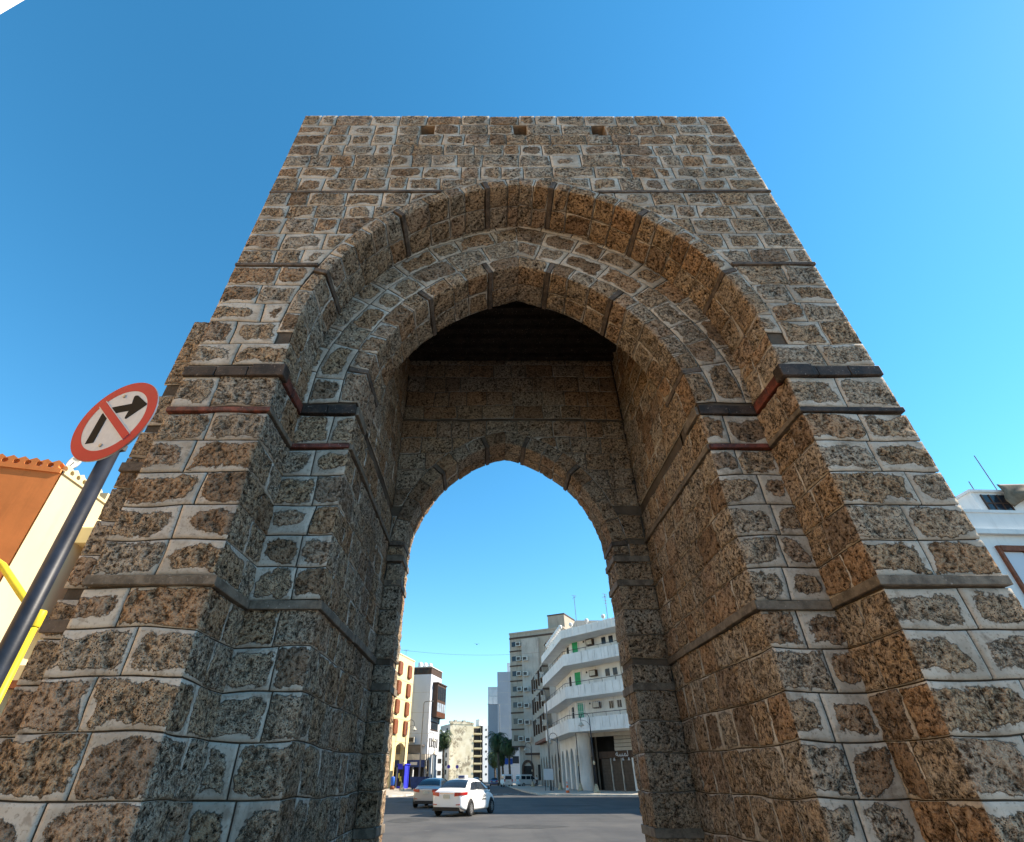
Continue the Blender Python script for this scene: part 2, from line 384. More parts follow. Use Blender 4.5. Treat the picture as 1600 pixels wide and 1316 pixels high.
    if clip is not None:
        Q = Q[ar > 2e-6]; nrm = nrm[ar > 2e-6]
        if ar.sum() < .01 or len(Q) < 4: return
    up = fm(U2[nu//2, nv//2][None], V2[nu//2, nv//2][None], np.array([.05]))-fm(U2[nu//2, nv//2][None], V2[nu//2, nv//2][None], np.array([0.]))
    outn = up[0]/np.linalg.norm(up[0])
    if (nrm.sum(0)@outn) < 0: Q = Q[:, ::-1]
    cam_v = np.array([0, 0, CAM_H])-ctr
    px, py, dd = project(Pf[I[[0, -1, -1, 0], [0, 0, -1, -1]]])
    area = .5*abs(sum(px[i]*py[(i+1) % 4]-px[(i+1) % 4]*py[i] for i in range(4)))
    mx, my = px.mean(), py.mean()
    if cam_v@outn < 0 or dd.min() < .2 or not (-60 < mx < 1660 and -60 < my < 1376): area = 0
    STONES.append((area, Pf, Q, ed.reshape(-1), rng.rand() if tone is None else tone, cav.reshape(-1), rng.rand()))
def cuts(a, b, lo=.25, hi=.64, avoid=()):
    L = b-a
    if L < .2: return [a, b]
    n = max(1, int(round(L/((lo+hi)/2)))); wts = rng.uniform(lo, hi, n); c = a+np.concatenate([[0], np.cumsum(wts)/wts.sum()*L])
    return list(c)
def courses(z0, z1, h=.345):
    n = max(1, int(round((z1-z0)/h))); wts = rng.uniform(.9, 1.1, n); return list(z0+np.concatenate([[0], np.cumsum(wts)/wts.sum()*(z1-z0)]))
def clipper(A, t):
    def f(U, V):
        x = U-A.cx; s = np.where(x >= 0, 1., -1.); ax = np.abs(x)+A.e; az = V-A.zs
        r = np.hypot(ax, az); inn = (r < A.R+t) & (az > 0); k = np.where(inn, (A.R+t)/np.maximum(r, 1e-6), 1.)
        nx = np.maximum(ax*k-A.e, 0); U2 = np.where(inn, A.cx+s*nx, U); V2 = np.where(inn, A.zs+az*k, V)
        dist = np.where(az > -.3, r-(A.R+t), 9.)
        return U2, V2, np.where(az > 0, dist, np.maximum(dist, 9.))
    return f
ZC = []
for a, b in ((0., 2.74), (2.82, 4.46), (4.54, 4.94), (5.10, 6.80), (6.85, 8.51), (8.56, 11.0)): ZC.append(courses(a, b))
ZC[5] = list(np.linspace(8.56, 11.0, 8)+np.array([0, .01, -.01, .012, 0, 0, 0, 0]))
BANDZ = [(z0, z1) for c in ZC for z0, z1 in zip(c[:-1], c[1:])]
HOLES = [-1.03, .55, 1.89]; HW = .12
def front(U, V, O): return np.stack([U, Y0-O, V], -1)
dFL = 2*np.array([-.7, -.5, 0]); dFR = 2*np.array([.7, -.5, 0])    # outer edges of the facade
kL = np.array([.7, -.7, 0]); kR = np.array([-.7, -.7, 0])      # edges towards the opening
T1 = .19
HOLEZ = (ZC[5][5], ZC[5][6])
for z0, z1 in BANDZ:
    top = GH-.001 < z1
    ct = np.array([0, -.8, 1.8]) if top else None
    if z1 <= A1.zs+.01:
        c = cuts(XL, CX-A1.half); n = len(c)-1
        for i in range(n): stone(front, c[i], c[i+1], z0, z1, (dFL if i == 0 else None, kL if i == n-1 else None, None, None), bias=rng.uniform(-.026, .012), tone=tc('L', z0) if i == n-1 else None)
        c = cuts(CX+A1.half, XR); n = len(c)-1
        for i in range(n): stone(front, c[i], c[i+1], z0, z1, (kR if i == 0 else None, dFR if i == n-1 else None, None, None), bias=rng.uniform(-.026, .012), tone=tc('R', z0) if i == 0 else None)
    else:
        hb = float(A1.hw(z1, T1)); cl = clipper(A1, T1) if z0 < A1.apex(T1) else None
        if z1 < A1.apex(T1): runs = [cuts(XL, CX-hb), cuts(CX+hb, XR)]
        elif abs(z0-HOLEZ[0]) < .01:
            runs = []; a = XL
            for hx in HOLES: runs.append(cuts(a, hx-HW)); a = hx+HW
            runs.append(cuts(a, XR))
        else: runs = [cuts(XL, XR)]
        for c in runs:
            n = len(c)-1
            for i in range(n):
                stone(front, c[i], c[i+1], z0, z1+(rng.uniform(-.03, .012) if top else 0), (dFL if c[i] <= XL+.001 else None, dFR if c[i+1] >= XR-.001 else None, None, ct), clip=cl, kmul=1.1, bias=rng.uniform(-.018, .022))
# arch rings: voussoirs on the face and the soffit behind them
def ring(A, t, yf, depth, name_rows, nv, facedir=-1, rows_face=((0, None),), tie_phis=(), soffit_corner=True):
    for sgn in (-1, 1):
        def face(U, V, O, s=sgn):
            a = U/A.R; x = np.maximum((A.R+V)*np.cos(a)-A.e, 0)
            return np.stack([A.cx+s*x, yf-O, A.zs+(A.R+V)*np.sin(a)], -1)
        def soff(U, V, O, s=sgn):
            a = U/A.R; return np.stack([A.cx+s*np.maximum((A.R-O)*np.cos(a)-A.e, 0), yf+V, A.zs+(A.R-O)*np.sin(a)], -1)
        # voussoir joints, leaving a slot for every timber tie
        c = [(0., None)]; ts = sorted(p*A.R for p in tie_phis if p < A.phi)
        segs = []; a = 0.
        for q in ts: segs.append((a, q-.035)); a = q+.035
        segs.append((a, A.R*math.acos(A.e/(A.R+t))))
        for a, b in segs:
            cc = cuts(a, b, .24, .40)
            for i in range(len(cc)-1):
                um = (cc[i]+cc[i+1])/2/A.R
                cdir = np.array([-sgn*.7*math.cos(um), -.7, -.7*math.sin(um)])
                tv = rng.rand(); stone(face, cc[i], cc[i+1], 0, t, (None, None, cdir, None), kmul=1.5, bias=.06 if A is A3 else .012, tone=tv)
                rows = np.linspace(0, depth, name_rows+1); rows[1:-1] += rng.uniform(-.1, .1, name_rows-1)*depth/2
                for r0, r1 in zip(rows[:-1], rows[1:]):
                    stone(soff, cc[i], cc[i+1], r0, r1, (None, None, cdir if r0 == 0 else None, None), kmul=1.7, bias=rng.uniform(.02, .05), tone=tv if r0 == 0 else None)
        for q in ts:                                # the tie: dark strip across the soffit, its end showing on the face
            P = []
            for (u, vv, o, fn) in ((q-.033, t*.95, .012, face), (q+.033, t*.95, .012, face), (q+.033, -.012, .012, face), (q-.033, -.012, .012, face)):
                P.append(fn(np.array([u]), np.array([vv]), np.array([o]))[0])
            B = [p+np.array([0, depth+.02, 0]) for p in P]
            mb = MB().add(P+B, [(0, 1, 2, 3), (4, 7, 6, 5), (0, 4, 5, 1), (1, 5, 6, 2), (2, 6, 7, 3), (3, 7, 4, 0)])
            o = gchild(mb.build('timber_tie', M_TIE, fix=True)); bevel(o, .006, 1)
def phis(A, xs): return [math.acos(min(1, (abs(x-A.cx)+A.e)/A.R)) for x in xs]
ring(A1, T1, Y0, Y1-Y0, 2, 0, tie_phis=phis(A1, [-.0, -1.19, -2.02]))
T2 = .25
ring(A2, T2, Y1, Y2-Y1, 2, 0, tie_phis=phis(A2, [.04, -.80, -1.50]))
ring(A3, .24, Y3, Y4-Y3, 2, 0, tie_phis=phis(A3, [-.0, -.75, -1.30]))
# outer reveals and the front of the inner order below the springing
for sgn in (-1, 1):
    xw = CX+sgn*A1.half
    def rev(U, V, O, s=sgn, x=xw): return np.stack([x-s*O+0*U, Y0+U, V], -1)
    kc = kL if sgn < 0 else kR
    def inner(U, V, O): return np.stack([U, Y1-O, V], -1)
    x2 = A2.cx+sgn*A2.half
    def jamb(U, V, O, s=sgn, x=x2): return np.stack([x-s*O+0*U, Y1+U, V], -1)
    for z0, z1 in BANDZ:
        if z0 >= A1.zs: break
        zz = min(z1, A1.zs)
        sp = rng.uniform(.36, .64)*(Y1-Y0)
        for a, b in ((0, sp), (sp, Y1-Y0+.02)):
            stone(rev, a, b, z0, zz, (kc if a == 0 else None, None, None, None), kmul=1.6, bias=rng.uniform(.02, .05), tone=tc('L' if sgn < 0 else 'R', z0) if a == 0 else None)
    for z0, z1 in BANDZ:
        if z0 >= A2.zs-.05: break
        zz = min(z1, A2.zs); a, b = sorted((x2, xw)); L = b-a
        m_ = a+L*rng.uniform(.36, .66)
        for i, (p, q) in enumerate(((a, m_), (m_, b))):
            cr = [None]*4
            if sgn < 0 and i == 1: cr[1] = kL
            if sgn > 0 and i == 0: cr[0] = kR
            p, q = (p-.02 if p == xw else p), (q+.02 if q == xw else q)
            stone(inner, p-(.02 if (sgn < 0 and i == 0) else 0), q+(.02 if (sgn > 0 and i == 1) else 0), z0, zz, tuple(cr), bias=rng.uniform(-.028, .008), tone=tc('i%d' % sgn, z0) if (cr[0] is not None or cr[1] is not None) else None)
    # passage walls behind the inner order
    for z0, z1 in BANDZ:
        if z0 > CEIL-.1: break
        if z0 < A2.zs-.05: cc = cuts(0, Y3-Y1, .26, .48)
        else: cc = cuts(Y2-Y1, Y3-Y1, .26, .48)
        zz = z1 if not (z0 < A2.zs < z1) else z1
        for i in range(len(cc)-1):
            st = z0 < A2.zs-.05
            if st and z1 > A2.zs+.05 and cc[i+1] < Y2-Y1+.05: top_ = A2.zs
            else: top_ = z1
            stone(jamb, cc[i], cc[i+1], z0, top_, (kc if (i == 0 and st) else None, None, None, None), kmul=1.6, bias=rng.uniform(.02, .05), tone=tc('i%d' % sgn, z0) if (i == 0 and st) else None)
    # concentric courses between the inner ring and the outer soffit
    rows = [T2, T2+.36, T2+.70, T2+1.02, T2+1.34]
    for r0, r1 in zip(rows[:-1], rows[1:]):
        def fan(U, V, O, s=sgn):
            a = U; x = np.maximum((A2.R+V)*np.cos(a)-A2.e, 0); return np.stack([A2.cx+s*x, Y1-O, A2.zs+(A2.R+V)*np.sin(a)], -1)
        rm = A2.R+(r0+r1)/2; ph = math.acos(A2.e/(A2.R+r1))
        def face2(U, V, O, s=sgn, rm=rm):
            a = U/rm; x = np.maximum((A2.R+V)*np.cos(a)-A2.e, 0); return np.stack([A2.cx+s*x, Y1-O, A2.zs+(A2.R+V)*np.sin(a)], -1)
        cc = cuts(0, ph*rm, .32, .6)
        for i in range(len(cc)-1):
            p = face2(np.array([(cc[i]+cc[i+1])/2]), np.array([r0]), np.array([0.]))[0]
            if abs(p[0]-CX) > float(A1.hw(np.array(p[2])))+.03 or p[2] > A1.apex(): continue
            stone(face2, cc[i], cc[i+1], r0, r1, kmul=1.1, bias=rng.uniform(-.018, .020))
# back wall of the passage with the lower arch
def back(U, V, O): return np.stack([U, Y3-O, V], -1)
xa, xb = A2.cx-A2.half, A2.cx+A2.half
for z0, z1 in BANDZ:
    if z0 > CEIL-.1: break
    if z1 <= A3.zs: runs = [cuts(xa, A3.cx-A3.half, .2, .45), cuts(A3.cx+A3.half, xb, .25, .5)]
    else:
        hb = float(A3.hw(z1, .24)); runs = [cuts(xa, A3.cx-hb), cuts(A3.cx+hb, xb)] if z1 < A3.apex(.24) else [cuts(xa, xb)]
    cl = clipper(A3, .24) if z0 < A3.apex(.24) else None
    for c in runs:
        n = len(c)-1
        for i in range(n):
            cr = [None]*4
            if z1 <= A3.zs:
                if abs(c[i+1]-(A3.cx-A3.half)) < .001: cr[1] = kL
                if abs(c[i]-(A3.cx+A3.half)) < .001: cr[0] = kR
            stone(back, c[i], c[i+1], z0, z1, tuple(cr), clip=cl, kmul=2.4, bias=.06)
for sgn in (-1, 1):
    x3 = A3.cx+sgn*A3.half
    def rev3(U, V, O, s=sgn, x=x3): return np.stack([x-s*O+0*U, Y3+U, V], -1)
    for z0, z1 in BANDZ:
        if z0 >= A3.zs: break
        sp = rng.uniform(.3, .7)*(Y4-Y3)
        for a, b in ((0, sp), (sp, Y4-Y3)):
            stone(rev3, a, b, z0, min(z1, A3.zs), ((kL if sgn < 0 else kR) if a == 0 else None, None, None, None), kmul=1.5, bias=.03)
# low side buttress on the left
BX0, BX1, BY, BZ = -3.66, XL+.0, 4.32, 6.12
def butt(U, V, O): return np.stack([U, BY-O, V], -1)
for z0, z1 in BANDZ:
    if z0 > BZ-.15: break
    sp = rng.uniform(.35, .65)
    zt = BZ if z1 > BZ-.15 else z1
    if sp > .5 or True:
        xm = BX0+(BX1-BX0)*(.5 if sp < .5 else 1.)
        segs = [(BX0, xm)]+([(xm, BX1+.02)] if sp < .5 else [])
        for a, b in segs: stone(butt, a, max(b, a+.1), z0, zt, (dFL if a == BX0 else None, None, None, None), kmul=1.1, bias=.015)
# build blocks: the 300 largest in view are parts, the rest is one joined part
def stone_mesh(items, name):
    me = bpy.data.meshes.new(name); off = 0; V = []; Q = []; E = []; T = []; K = []; W = []
    for _, P, q, e, t, kv, wv in items: V.append(P); K.append(kv); W.append(np.full(len(P), wv)); Q.append(q+off); E.append(e); T.append(np.full(len(P), t)); off += len(P)
    V = np.concatenate(V); Q = np.concatenate(Q); E = np.concatenate(E).astype(np.float32); T = np.concatenate(T).astype(np.float32); K = np.concatenate(K).astype(np.float32); W = np.concatenate(W).astype(np.float32)
    me.vertices.add(len(V)); me.vertices.foreach_set('co', V.astype(np.float32).ravel())
    me.loops.add(len(Q)*4); me.loops.foreach_set('vertex_index', Q.astype(np.int32).ravel())
    me.polygons.add(len(Q)); me.polygons.foreach_set('loop_start', np.arange(0, len(Q)*4, 4, dtype=np.int32))
    me.update(calc_edges=True); me.validate()
    me.polygons.foreach_set('use_smooth', np.ones(len(me.polygons), bool))
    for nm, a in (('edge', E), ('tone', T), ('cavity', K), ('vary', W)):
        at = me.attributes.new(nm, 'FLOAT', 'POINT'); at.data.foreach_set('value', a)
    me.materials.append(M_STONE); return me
STONES.sort(key=lambda s: -s[0])
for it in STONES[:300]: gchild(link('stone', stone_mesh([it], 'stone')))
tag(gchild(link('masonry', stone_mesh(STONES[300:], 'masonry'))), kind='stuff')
print('STONES', len(STONES), sum(len(s[2]) for s in STONES))
# wall core: backing behind the joints
cm = MB(); i_ = .026
def slab(outer, arch, t, ya, yb, ztop):
    p = [(outer[0], 0)]+arch.outline(t)[0:]+[(outer[1], 0), (outer[1], ztop), (outer[0], ztop)]
    cm.slab(p, lambda u, z: (u, ya, z), lambda u, z: (u, yb, z))
slab((XL+i_, XR-i_), A1, i_, Y0+i_, Y1+.04, HOLEZ[0])
cm.box(XL+i_, XR-i_, Y0+.36, Y1+.04, HOLEZ[0]-.001, HOLEZ[1]+.001)
cm.box(XL+i_, XR-i_, Y0+i_, Y1+.04, HOLEZ[1], GH-i_)
slab((XL+i_, XR-i_), A2, i_, Y1+i_, Y2, GH-.03)
cm.box(XL+i_, A2.cx-A2.half-i_, Y2-.05, Y4-.01, 0, GH-.03); cm.box(A2.cx+A2.half+i_, XR-i_, Y2-.05, Y4-.01, 0, GH-.03)
slab((XL+.04, XR-.04), A3, i_, Y3+i_, Y4, GH-.035)
cm.box(XL+.05, XR-.05, Y2-.02, Y3+.06, CEIL, GH-.04)
cm.box(BX0+i_, XL+.2, BY+i_, 7.2, 0, BZ-.02)
gchild(cm.build('wall_core', M_MORTAR, fix=True))
M_HOLE = pm('hole_lining', (.30, .22, .15), .95, .3, 6, .5)
for hx in HOLES:
    h = MB(); a, b = HOLEZ
    h.box(hx-HW-.05, hx-HW, Y0+.012, Y0+.36, a+.004, b-.004); h.box(hx+HW, hx+HW+.05, Y0+.012, Y0+.36, a+.004, b-.004)
    h.box(hx-HW-.05, hx+HW+.05, Y0+.014, Y0+.36, a-.05, a+.003); h.box(hx-HW-.05, hx+HW+.05, Y0+.014, Y0+.36, b-.003, b+.05)
    gchild(h.build('putlog_hole', M_HOLE))
# passage ceiling: dark beams
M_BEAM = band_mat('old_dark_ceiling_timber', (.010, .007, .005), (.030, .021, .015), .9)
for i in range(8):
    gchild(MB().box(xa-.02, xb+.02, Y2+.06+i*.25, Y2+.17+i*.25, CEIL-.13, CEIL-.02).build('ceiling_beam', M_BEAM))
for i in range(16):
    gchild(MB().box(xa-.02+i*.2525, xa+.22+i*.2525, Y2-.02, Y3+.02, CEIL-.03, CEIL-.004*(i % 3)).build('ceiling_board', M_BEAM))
# string courses: pieces laid along the plan of each side
def band(path, z0, z1, proj, m, name, piece=.7, gap=.004, corner_block=None):
    """path: plan points; outward side is to the right of travel; mitred pieces"""
    pts = [Vector(p) for p in path]; n = len(pts); off = []
    for i in range(n):
        d0 = (pts[i]-pts[i-1]).normalized() if i else None; d1 = (pts[i+1]-pts[i]).normalized() if i < n-1 else None
        nr = lambda d: Vector((d.y, -d.x))
        if d0 is None: q = nr(d1)
        elif d1 is None: q = nr(d0)
        else:
            b = (nr(d0)+nr(d1)); q = b/(b.dot(nr(d0)))
        off.append(q)
    mats = m if isinstance(m, list) else [m]*(n-1)
    for i in range(n-1):
        m = mats[i]; a, b = pts[i], pts[i+1]; L = (b-a).length; k = max(1, int(round(L/piece)))
        for j in range(k):
            t0, t1 = j/k, (j+1)/k
            qa = off[i].lerp(off[i+1], t0) if False else None
            def corner(t, pr):
                base = a.lerp(b, t); d = (b-a).normalized(); nn = Vector((d.y, -d.x))
                if t == 0: return a+off[i]*pr
                if t == 1: return b+off[i+1]*pr
                return base+nn*pr
            dz = rng.uniform(-.009, .009); dp = rng.uniform(-.009, .009)
            g = gap/L
            e0, e1 = (t0 if j == 0 else t0+g), (t1 if j == k-1 else t1-g)
            poly = [corner(e0, -.06), corner(e1, -.06), corner(e1, proj+dp), corner(e0, proj+dp)]
            o = gchild(MB().prism([tuple(p) for p in poly], z0+dz, z1+dz).build(name, m if not isinstance(m, tuple) else m[int(rng.rand()*len(m))])); bevel(o, .007, 2)
Lp = [(XL, Y0), (CX-A1.half, Y0), (CX-A1.half, Y1), (A2.cx-A2.half, Y1), (A2.cx-A2.half, Y3)]
Rp = [(A2.cx+A2.half, Y3), (A2.cx+A2.half, Y1), (CX+A1.half, Y1), (CX+A1.half, Y0), (XR, Y0)]
for pth in (Lp, Rp):
    band(pth, 2.74, 2.82, .038, M_LEDGE, 'ledge_stone', .75)
band(Lp[:4], 4.475, 4.53, .028, [M_RED, M_LEDGE, M_RED], 'red_band_stone', .7); band(Rp[1:], 4.475, 4.53, .028, [M_RED, M_LEDGE, M_DBAND], 'red_band_stone', .7)
band(Lp[3:], 4.465, 4.535, .03, M_LEDGE, 'ledge_stone', .9); band(Rp[:2], 4.465, 4.535, .03, M_LEDGE, 'ledge_stone', .9)
MB3 = (M_RED, M_DBAND, M_DBAND)
band(Lp[:4], 4.945, 5.07, .03, [MB3, M_RED, MB3], 'red_band_stone', .36); band(Rp[1:], 4.945, 5.07, .03, [MB3, M_RED, M_DBAND], 'red_band_stone', .36)
band([(XL, Y0), (CX-A1.half-.3, Y0)], 5.07, 5.095, .02, M_LEDGE, 'red_band_stone', .5); band([(CX+A1.half+.3, Y0), (XR, Y0)], 5.07, 5.095, .02, M_LEDGE, 'red_band_stone', .5)
for s in (-1, 1):   # bolder corner blocks of the red band
    x = CX+s*A1.half
    p = [(x, Y0), (x, Y1)] if s < 0 else [(x, Y1), (x, Y0)]
    a, b = sorted((x+s*.30, x-s*.055))
    o = gchild(MB().box(a, b, Y0-.042, Y0+.10, 4.935, 5.095).build('corner_block', M_DBAND)); bevel(o, .01, 2)
    band([(A2.cx+s*A2.half, Y1), (A2.cx+s*A2.half, Y1+.42)] if s < 0 else [(A2.cx+s*A2.half, Y1+.42), (A2.cx+s*A2.half, Y1)], 4.94, 5.06, .03, M_LEDGE, 'ledge_stone', .5)
for zt in (8.535, 6.825):
    hw = float(A1.hw(np.array(zt), T1))
    band([(XL, Y0), (CX-hw, Y0)], zt-.024, zt+.024, .022, M_TIE, 'timber_tie', 1.6); band([(CX+hw, Y0), (XR, Y0)], zt-.024, zt+.024, .022, M_TIE, 'timber_tie', 1.6)
Bl = [(xa, Y3), (A3.cx-A3.half, Y3), (A3.cx-A3.half, Y4)]; Br = [(A3.cx+A3.half, Y4), (A3.cx+A3.half, Y3), (xb, Y3)]
for z in (4.22, 3.84, 2.47, .98):
    for q in (Bl, Br): band(q, z-.045, z+.045, .022, M_LEDGE, 'ledge_stone', .6)
for z in (4.02, 2.5): band([(BX0, BY), (XL, BY)], z-.05, z+.05, .04, M_TIE, 'ledge_stone', .45)
# ------------------------------------------------------------------ close street furniture
def road_sign():
    C = Vector((-2.497, 2.707, 3.445)); phi = R(-15)
    sg = empty('no_turn_sign', (C.x+.02, C.y+.07, 0), phi, 'round red-rimmed no right turn sign on a dark steel pole left of the gate', 'road sign')
    MB().tube([(0, 0, -.02), (0, 0, C.z+.2)], .046, 20).build('pole', M_POLED, sg, smooth=True)
    y = -.075; z0 = C.z
    def disc(r, ya, yb, n=64):
        return MB().lathe([(0, yb), (r-.004, yb), (r, (ya+yb)/2), (r-.004, ya), (0, ya)], n, (0, 0, z0), 'y')
    p = disc(.300, y-.002, y+.008).build('plate', M_SIGNB, sg, fix=True)
    p.scale = (1.07, 1, 1.07); p.location = (0, 0, -z0*.07)
    MB().lathe([(.300-.003, y-.0045), (.226, y-.0045)], 72, (0, 0, z0), 'y').build('rim', M_REDP, p, fix=False)
    MB().lathe([(.2265, y-.0035), (.0, y-.0035)], 72, (0, 0, z0), 'y').build('face', M_SIGNW, p)
    def flat(poly, dy, nm, m):
        n = len(poly); MB().add([(x, y-dy, z0+z) for x, z in poly]+[(x, y-.001, z0+z) for x, z in poly],
            [tuple(range(n)), tuple(range(n, 2*n))[::-1]]+[((i+1) % n, i, n+i, n+(i+1) % n) for i in range(n)]).build(nm, m, p, fix=True)
    # bent arrow: shaft up, elbow, then to the right
    flat([(-.138, -.157), (-.075, -.157), (-.075, .035), (-.058, .056), (.083, .056), (.079, .006), (.083, -.006), (.093, -.010), (.205, .076), (.207, .086),
          (.096, .174), (.075, .178), (.066, .170), (.078, .112), (-.085, .112), (-.118, .100), (-.136, .068)], .0065, 'arrow', M_SIGNK)
    a = R(42); d = Vector((math.cos(a), -math.sin(a))); nn = Vector((d.y, -d.x))
    for w_, dy, m, nm in ((.029, .008, M_SIGNW, 'slash_edge'), (.0235, .0095, M_REDP, 'slash')):
        q = [-d*.235+nn*w_, d*.235+nn*w_, d*.235-nn*w_, -d*.235-nn*w_]; flat([tuple(v) for v in q], dy, nm, m)
    for q in ((-.02, .19), (.0, -.19)): MB().lathe([(0, y-.012), (.011, y-.011), (.012, y-.003)], 10, (q[0], 0, z0+q[1]), 'y').build('bolt', M_SIGNB, p)
    for dz in (-.16, .14):
        MB().box(-.055, .055, -.068, .05, z0+dz-.02, z0+dz+.02).build('bracket', M_POLED, sg)
road_sign()
def arc(c, r, a0, a1, n, ax):
    return [c+ax[0]*r*math.cos(a)+ax[1]*r*math.sin(a) for a in np.linspace(a0, a1, n)]
yp = empty('pipe_frame', (-2.86, 3.3, 0), label='bright yellow bent steel pipe frame behind the dark sign pole', cat='pipe frame')
MB().tube([(0, 0, -.02), (0, 0, 1.2), (0, 0, 2.34)], .025, 14).build('post', M_YPIPE, yp, smooth=True)
bz = [(-.003, 0, 2.33), (-.20, 0, 2.485), (-.37, 0, 2.625), (-.42, 0, 2.665), (-.48, 0, 2.695), (-.56, 0, 2.705), (-1.5, 0, 2.71)]
MB().tube(bz, .023, 14).build('brace', M_YPIPE, yp, smooth=True)
MB().tube([(-1.5, 0, -.02), (-1.5, 0, 2.74)], .025, 14).build('post', M_YPIPE, yp, smooth=True)
MB().lathe([(.03, 2.27), (.034, 2.28), (.034, 2.36), (.03, 2.37), (0, 2.375)], 14).build('collar', M_YPIPE, yp, smooth=True)
# ------------------------------------------------------------------ plaza beside the gate: unseen pale ground, added to bounce sunlight onto the stone
M_BOUNCE = pm('warm_bounce_paving', (.54, .42, .28), .85, .12, .8, .1)
struct('bounce_paving', MB().prism([(-13.9, -4), (-4.2, -4), (-4.2, 14.0), (-13.9, 14.0)], -.03, .10), M_BOUNCE)
struct('bounce_paving', MB().prism([(5.2, -4), (18, -4), (18, 3.2), (5.2, 3.2)], -.03, .10), pm('grey_bounce_paving', (.56, .53, .48), .85, .10, .8, .1))
# ------------------------------------------------------------------ buildings
def frame2(O, ang):
    d = Vector((math.cos(R(ang)), math.sin(R(ang)))); n = Vector((-d.y, d.x)); O = Vector(O)
    return lambda lx, ly: tuple(O+d*lx+n*ly)
class Bld:
    """a building: an Empty at its corner, parts in local metres: x along the facade, y inwards, z up"""
    def __init__(s, name, O, ang, label, cat='building'):
        s.e = empty(name, (*O, 0), R(ang), label, cat); s.cache = {}
    def box(s, nm, m, *b, parent=None, bev=0):
        o = MB().box(*b).build(nm, m, parent or s.e)
        if bev: bevel(o, bev)
        return o
    def prism(s, nm, m, poly, z0, z1, parent=None): return MB().prism(poly, z0, z1).build(nm, m, parent or s.e)
    def inst(s, key, nm, make, loc, parent=None, rz=0):
        if key not in s.cache: s.cache[key] = make()
        return link(nm, s.cache[key], parent or s.e, loc, rz)
def ac_unit(B, loc, rz=0., key='ac', w_=.9, h_=.62, dp=.55):
    b = B.inst(key, 'air_conditioner', lambda: MB().box(-w_/2, w_/2, -dp, .02, 0, h_).mesh('air_conditioner', M_AC), loc, rz=rz)
    B.inst(key+'g', 'grille', lambda: MB().box(-w_*.36, w_*.36, -dp-.02, -dp+.01, h_*.14, h_*.86).mesh('grille', M_ACG), (0, 0, 0), parent=b)
    return b
def window(B, x, z, w_, h_, loc_y=0., m=M_GLASS, fr=M_WHITE, key='win', rz=0., nm='window', org=None):
    def mk():
        q = MB(); t = .09
        q.box(-w_/2-t, -w_/2, -.10, .02, -t, h_+t); q.box(w_/2, w_/2+t, -.10, .02, -t, h_+t)
        q.box(-w_/2, w_/2, -.10, .02, -t, 0); q.box(-w_/2, w_/2, -.10, .02, h_, h_+t); return q.mesh('frame', fr)
    g = B.inst(key+'g', nm, lambda: MB().box(-w_/2, w_/2, -.035, .02, 0, h_).mesh('pane', m), org or (x, loc_y, z), rz=rz)
    B.inst(key+'f', 'frame', mk, (0, 0, 0), parent=g); return g
# --- left: white tower block whose edge cuts the top corner of the view
b = Bld('white_tower', (-14.0, -12.2), 90, 'tall white block at the far left, only its edge in view at the top corner')
b.box('wall', M_WHITE, 0, 17.0, 0, 14, 15, 30)
b.box('added_bounce_wall', pm('ochre_bounce_render', (.80, .47, .14), .8, .06, .5, stain=.05), .0, 16.98, .0, 14, 0, 15)  # unseen ochre lower storeys, invented to bounce warm light onto the right reveals
for z in np.arange(4.2, 29, 4.2): b.box('wall_joint', M_KERB, 0, 16.95, -.012, .02, z, z+.03)
for x in np.arange(2, 15, 3.6):
    for z in np.arange(5.2, 27, 4.2):
        if x < 14: window(b, x, z, 1.2, 1.5, key='w')
# --- left: terracotta and cream building with carved parapet
b = Bld('terracotta_building', (-14, 14.25), 90, 'cream and terracotta building with scalloped parapet behind the sign pole')
b.box('wall', M_CREAM, 0, 30, 0, 12, 0, 9.75)
TA = .27
b.prism('terracotta_wall', M_ORANGE, [(0, .0), (-12*TA, 12.0), (.06, 12.0), (.06, .0)], 0, 9.72)
# terracotta front: vertical grooves and cornice line
for y in (2.0, 4.4, 6.8): b.box('groove_strip', pm('terracotta_dark', (.20, .07, .03), .8, .15, 2), -y*TA-.05, -y*TA+.05, y, y+.10, 0, 9.55)
b.prism('cornice', M_ORANGE, [(-.05, 0), (-.05-12*TA, 12), (.1-12*TA, 12), (.1, 0)], 9.60, 9.74); b.box('cornice', M_CREAM, .06, 30, -.06, .10, 9.62, 9.72)
def merlon():
    L = [(-.155, 0), (-.155, .02)]+[(-.155+.085*math.sin(q), .105-.085*math.cos(q)) for q in np.linspace(0, math.pi, 9)]+[(-.152, .215), (0, .31)]
    return L+[(-x, z) for x, z in L[:-1]][::-1]
mp_ = merlon()
mo_me = MB().slab(mp_, lambda u, z: (u, 0, z), lambda u, z: (u, .22, z)).mesh('merlon', M_ORANGE)
mc_me = MB().slab(mp_, lambda u, z: (u, 0, z), lambda u, z: (u, .22, z)).mesh('merlon', M_CREAM)
for i in range(36):      # along the terracotta front (local y), faces local -x
    o = link('merlon', mo_me, b.e, (-.04-(.2+i*.31)*TA, .2+i*.31, 9.74), R(-90)+math.atan(TA))
for i in range(6): link('merlon', mc_me, b.e, (.25+i*.31, 0, 9.72), 0)
b.box('parapet_pier', M_CREAM, 2.15, 2.6, -.05, .4, 9.72, 10.0)
for i in range(40): link('merlon', mc_me, b.e, (2.8+i*.31, 0, 9.72), 0)
sd = MB().lathe([(0, .10), (.12, .085), (.24, .04), (.30, -.02), (.235, .025), (.12, .07), (0, .085)], 20, axis='x').build('dish', M_WHITE, None, smooth=True)
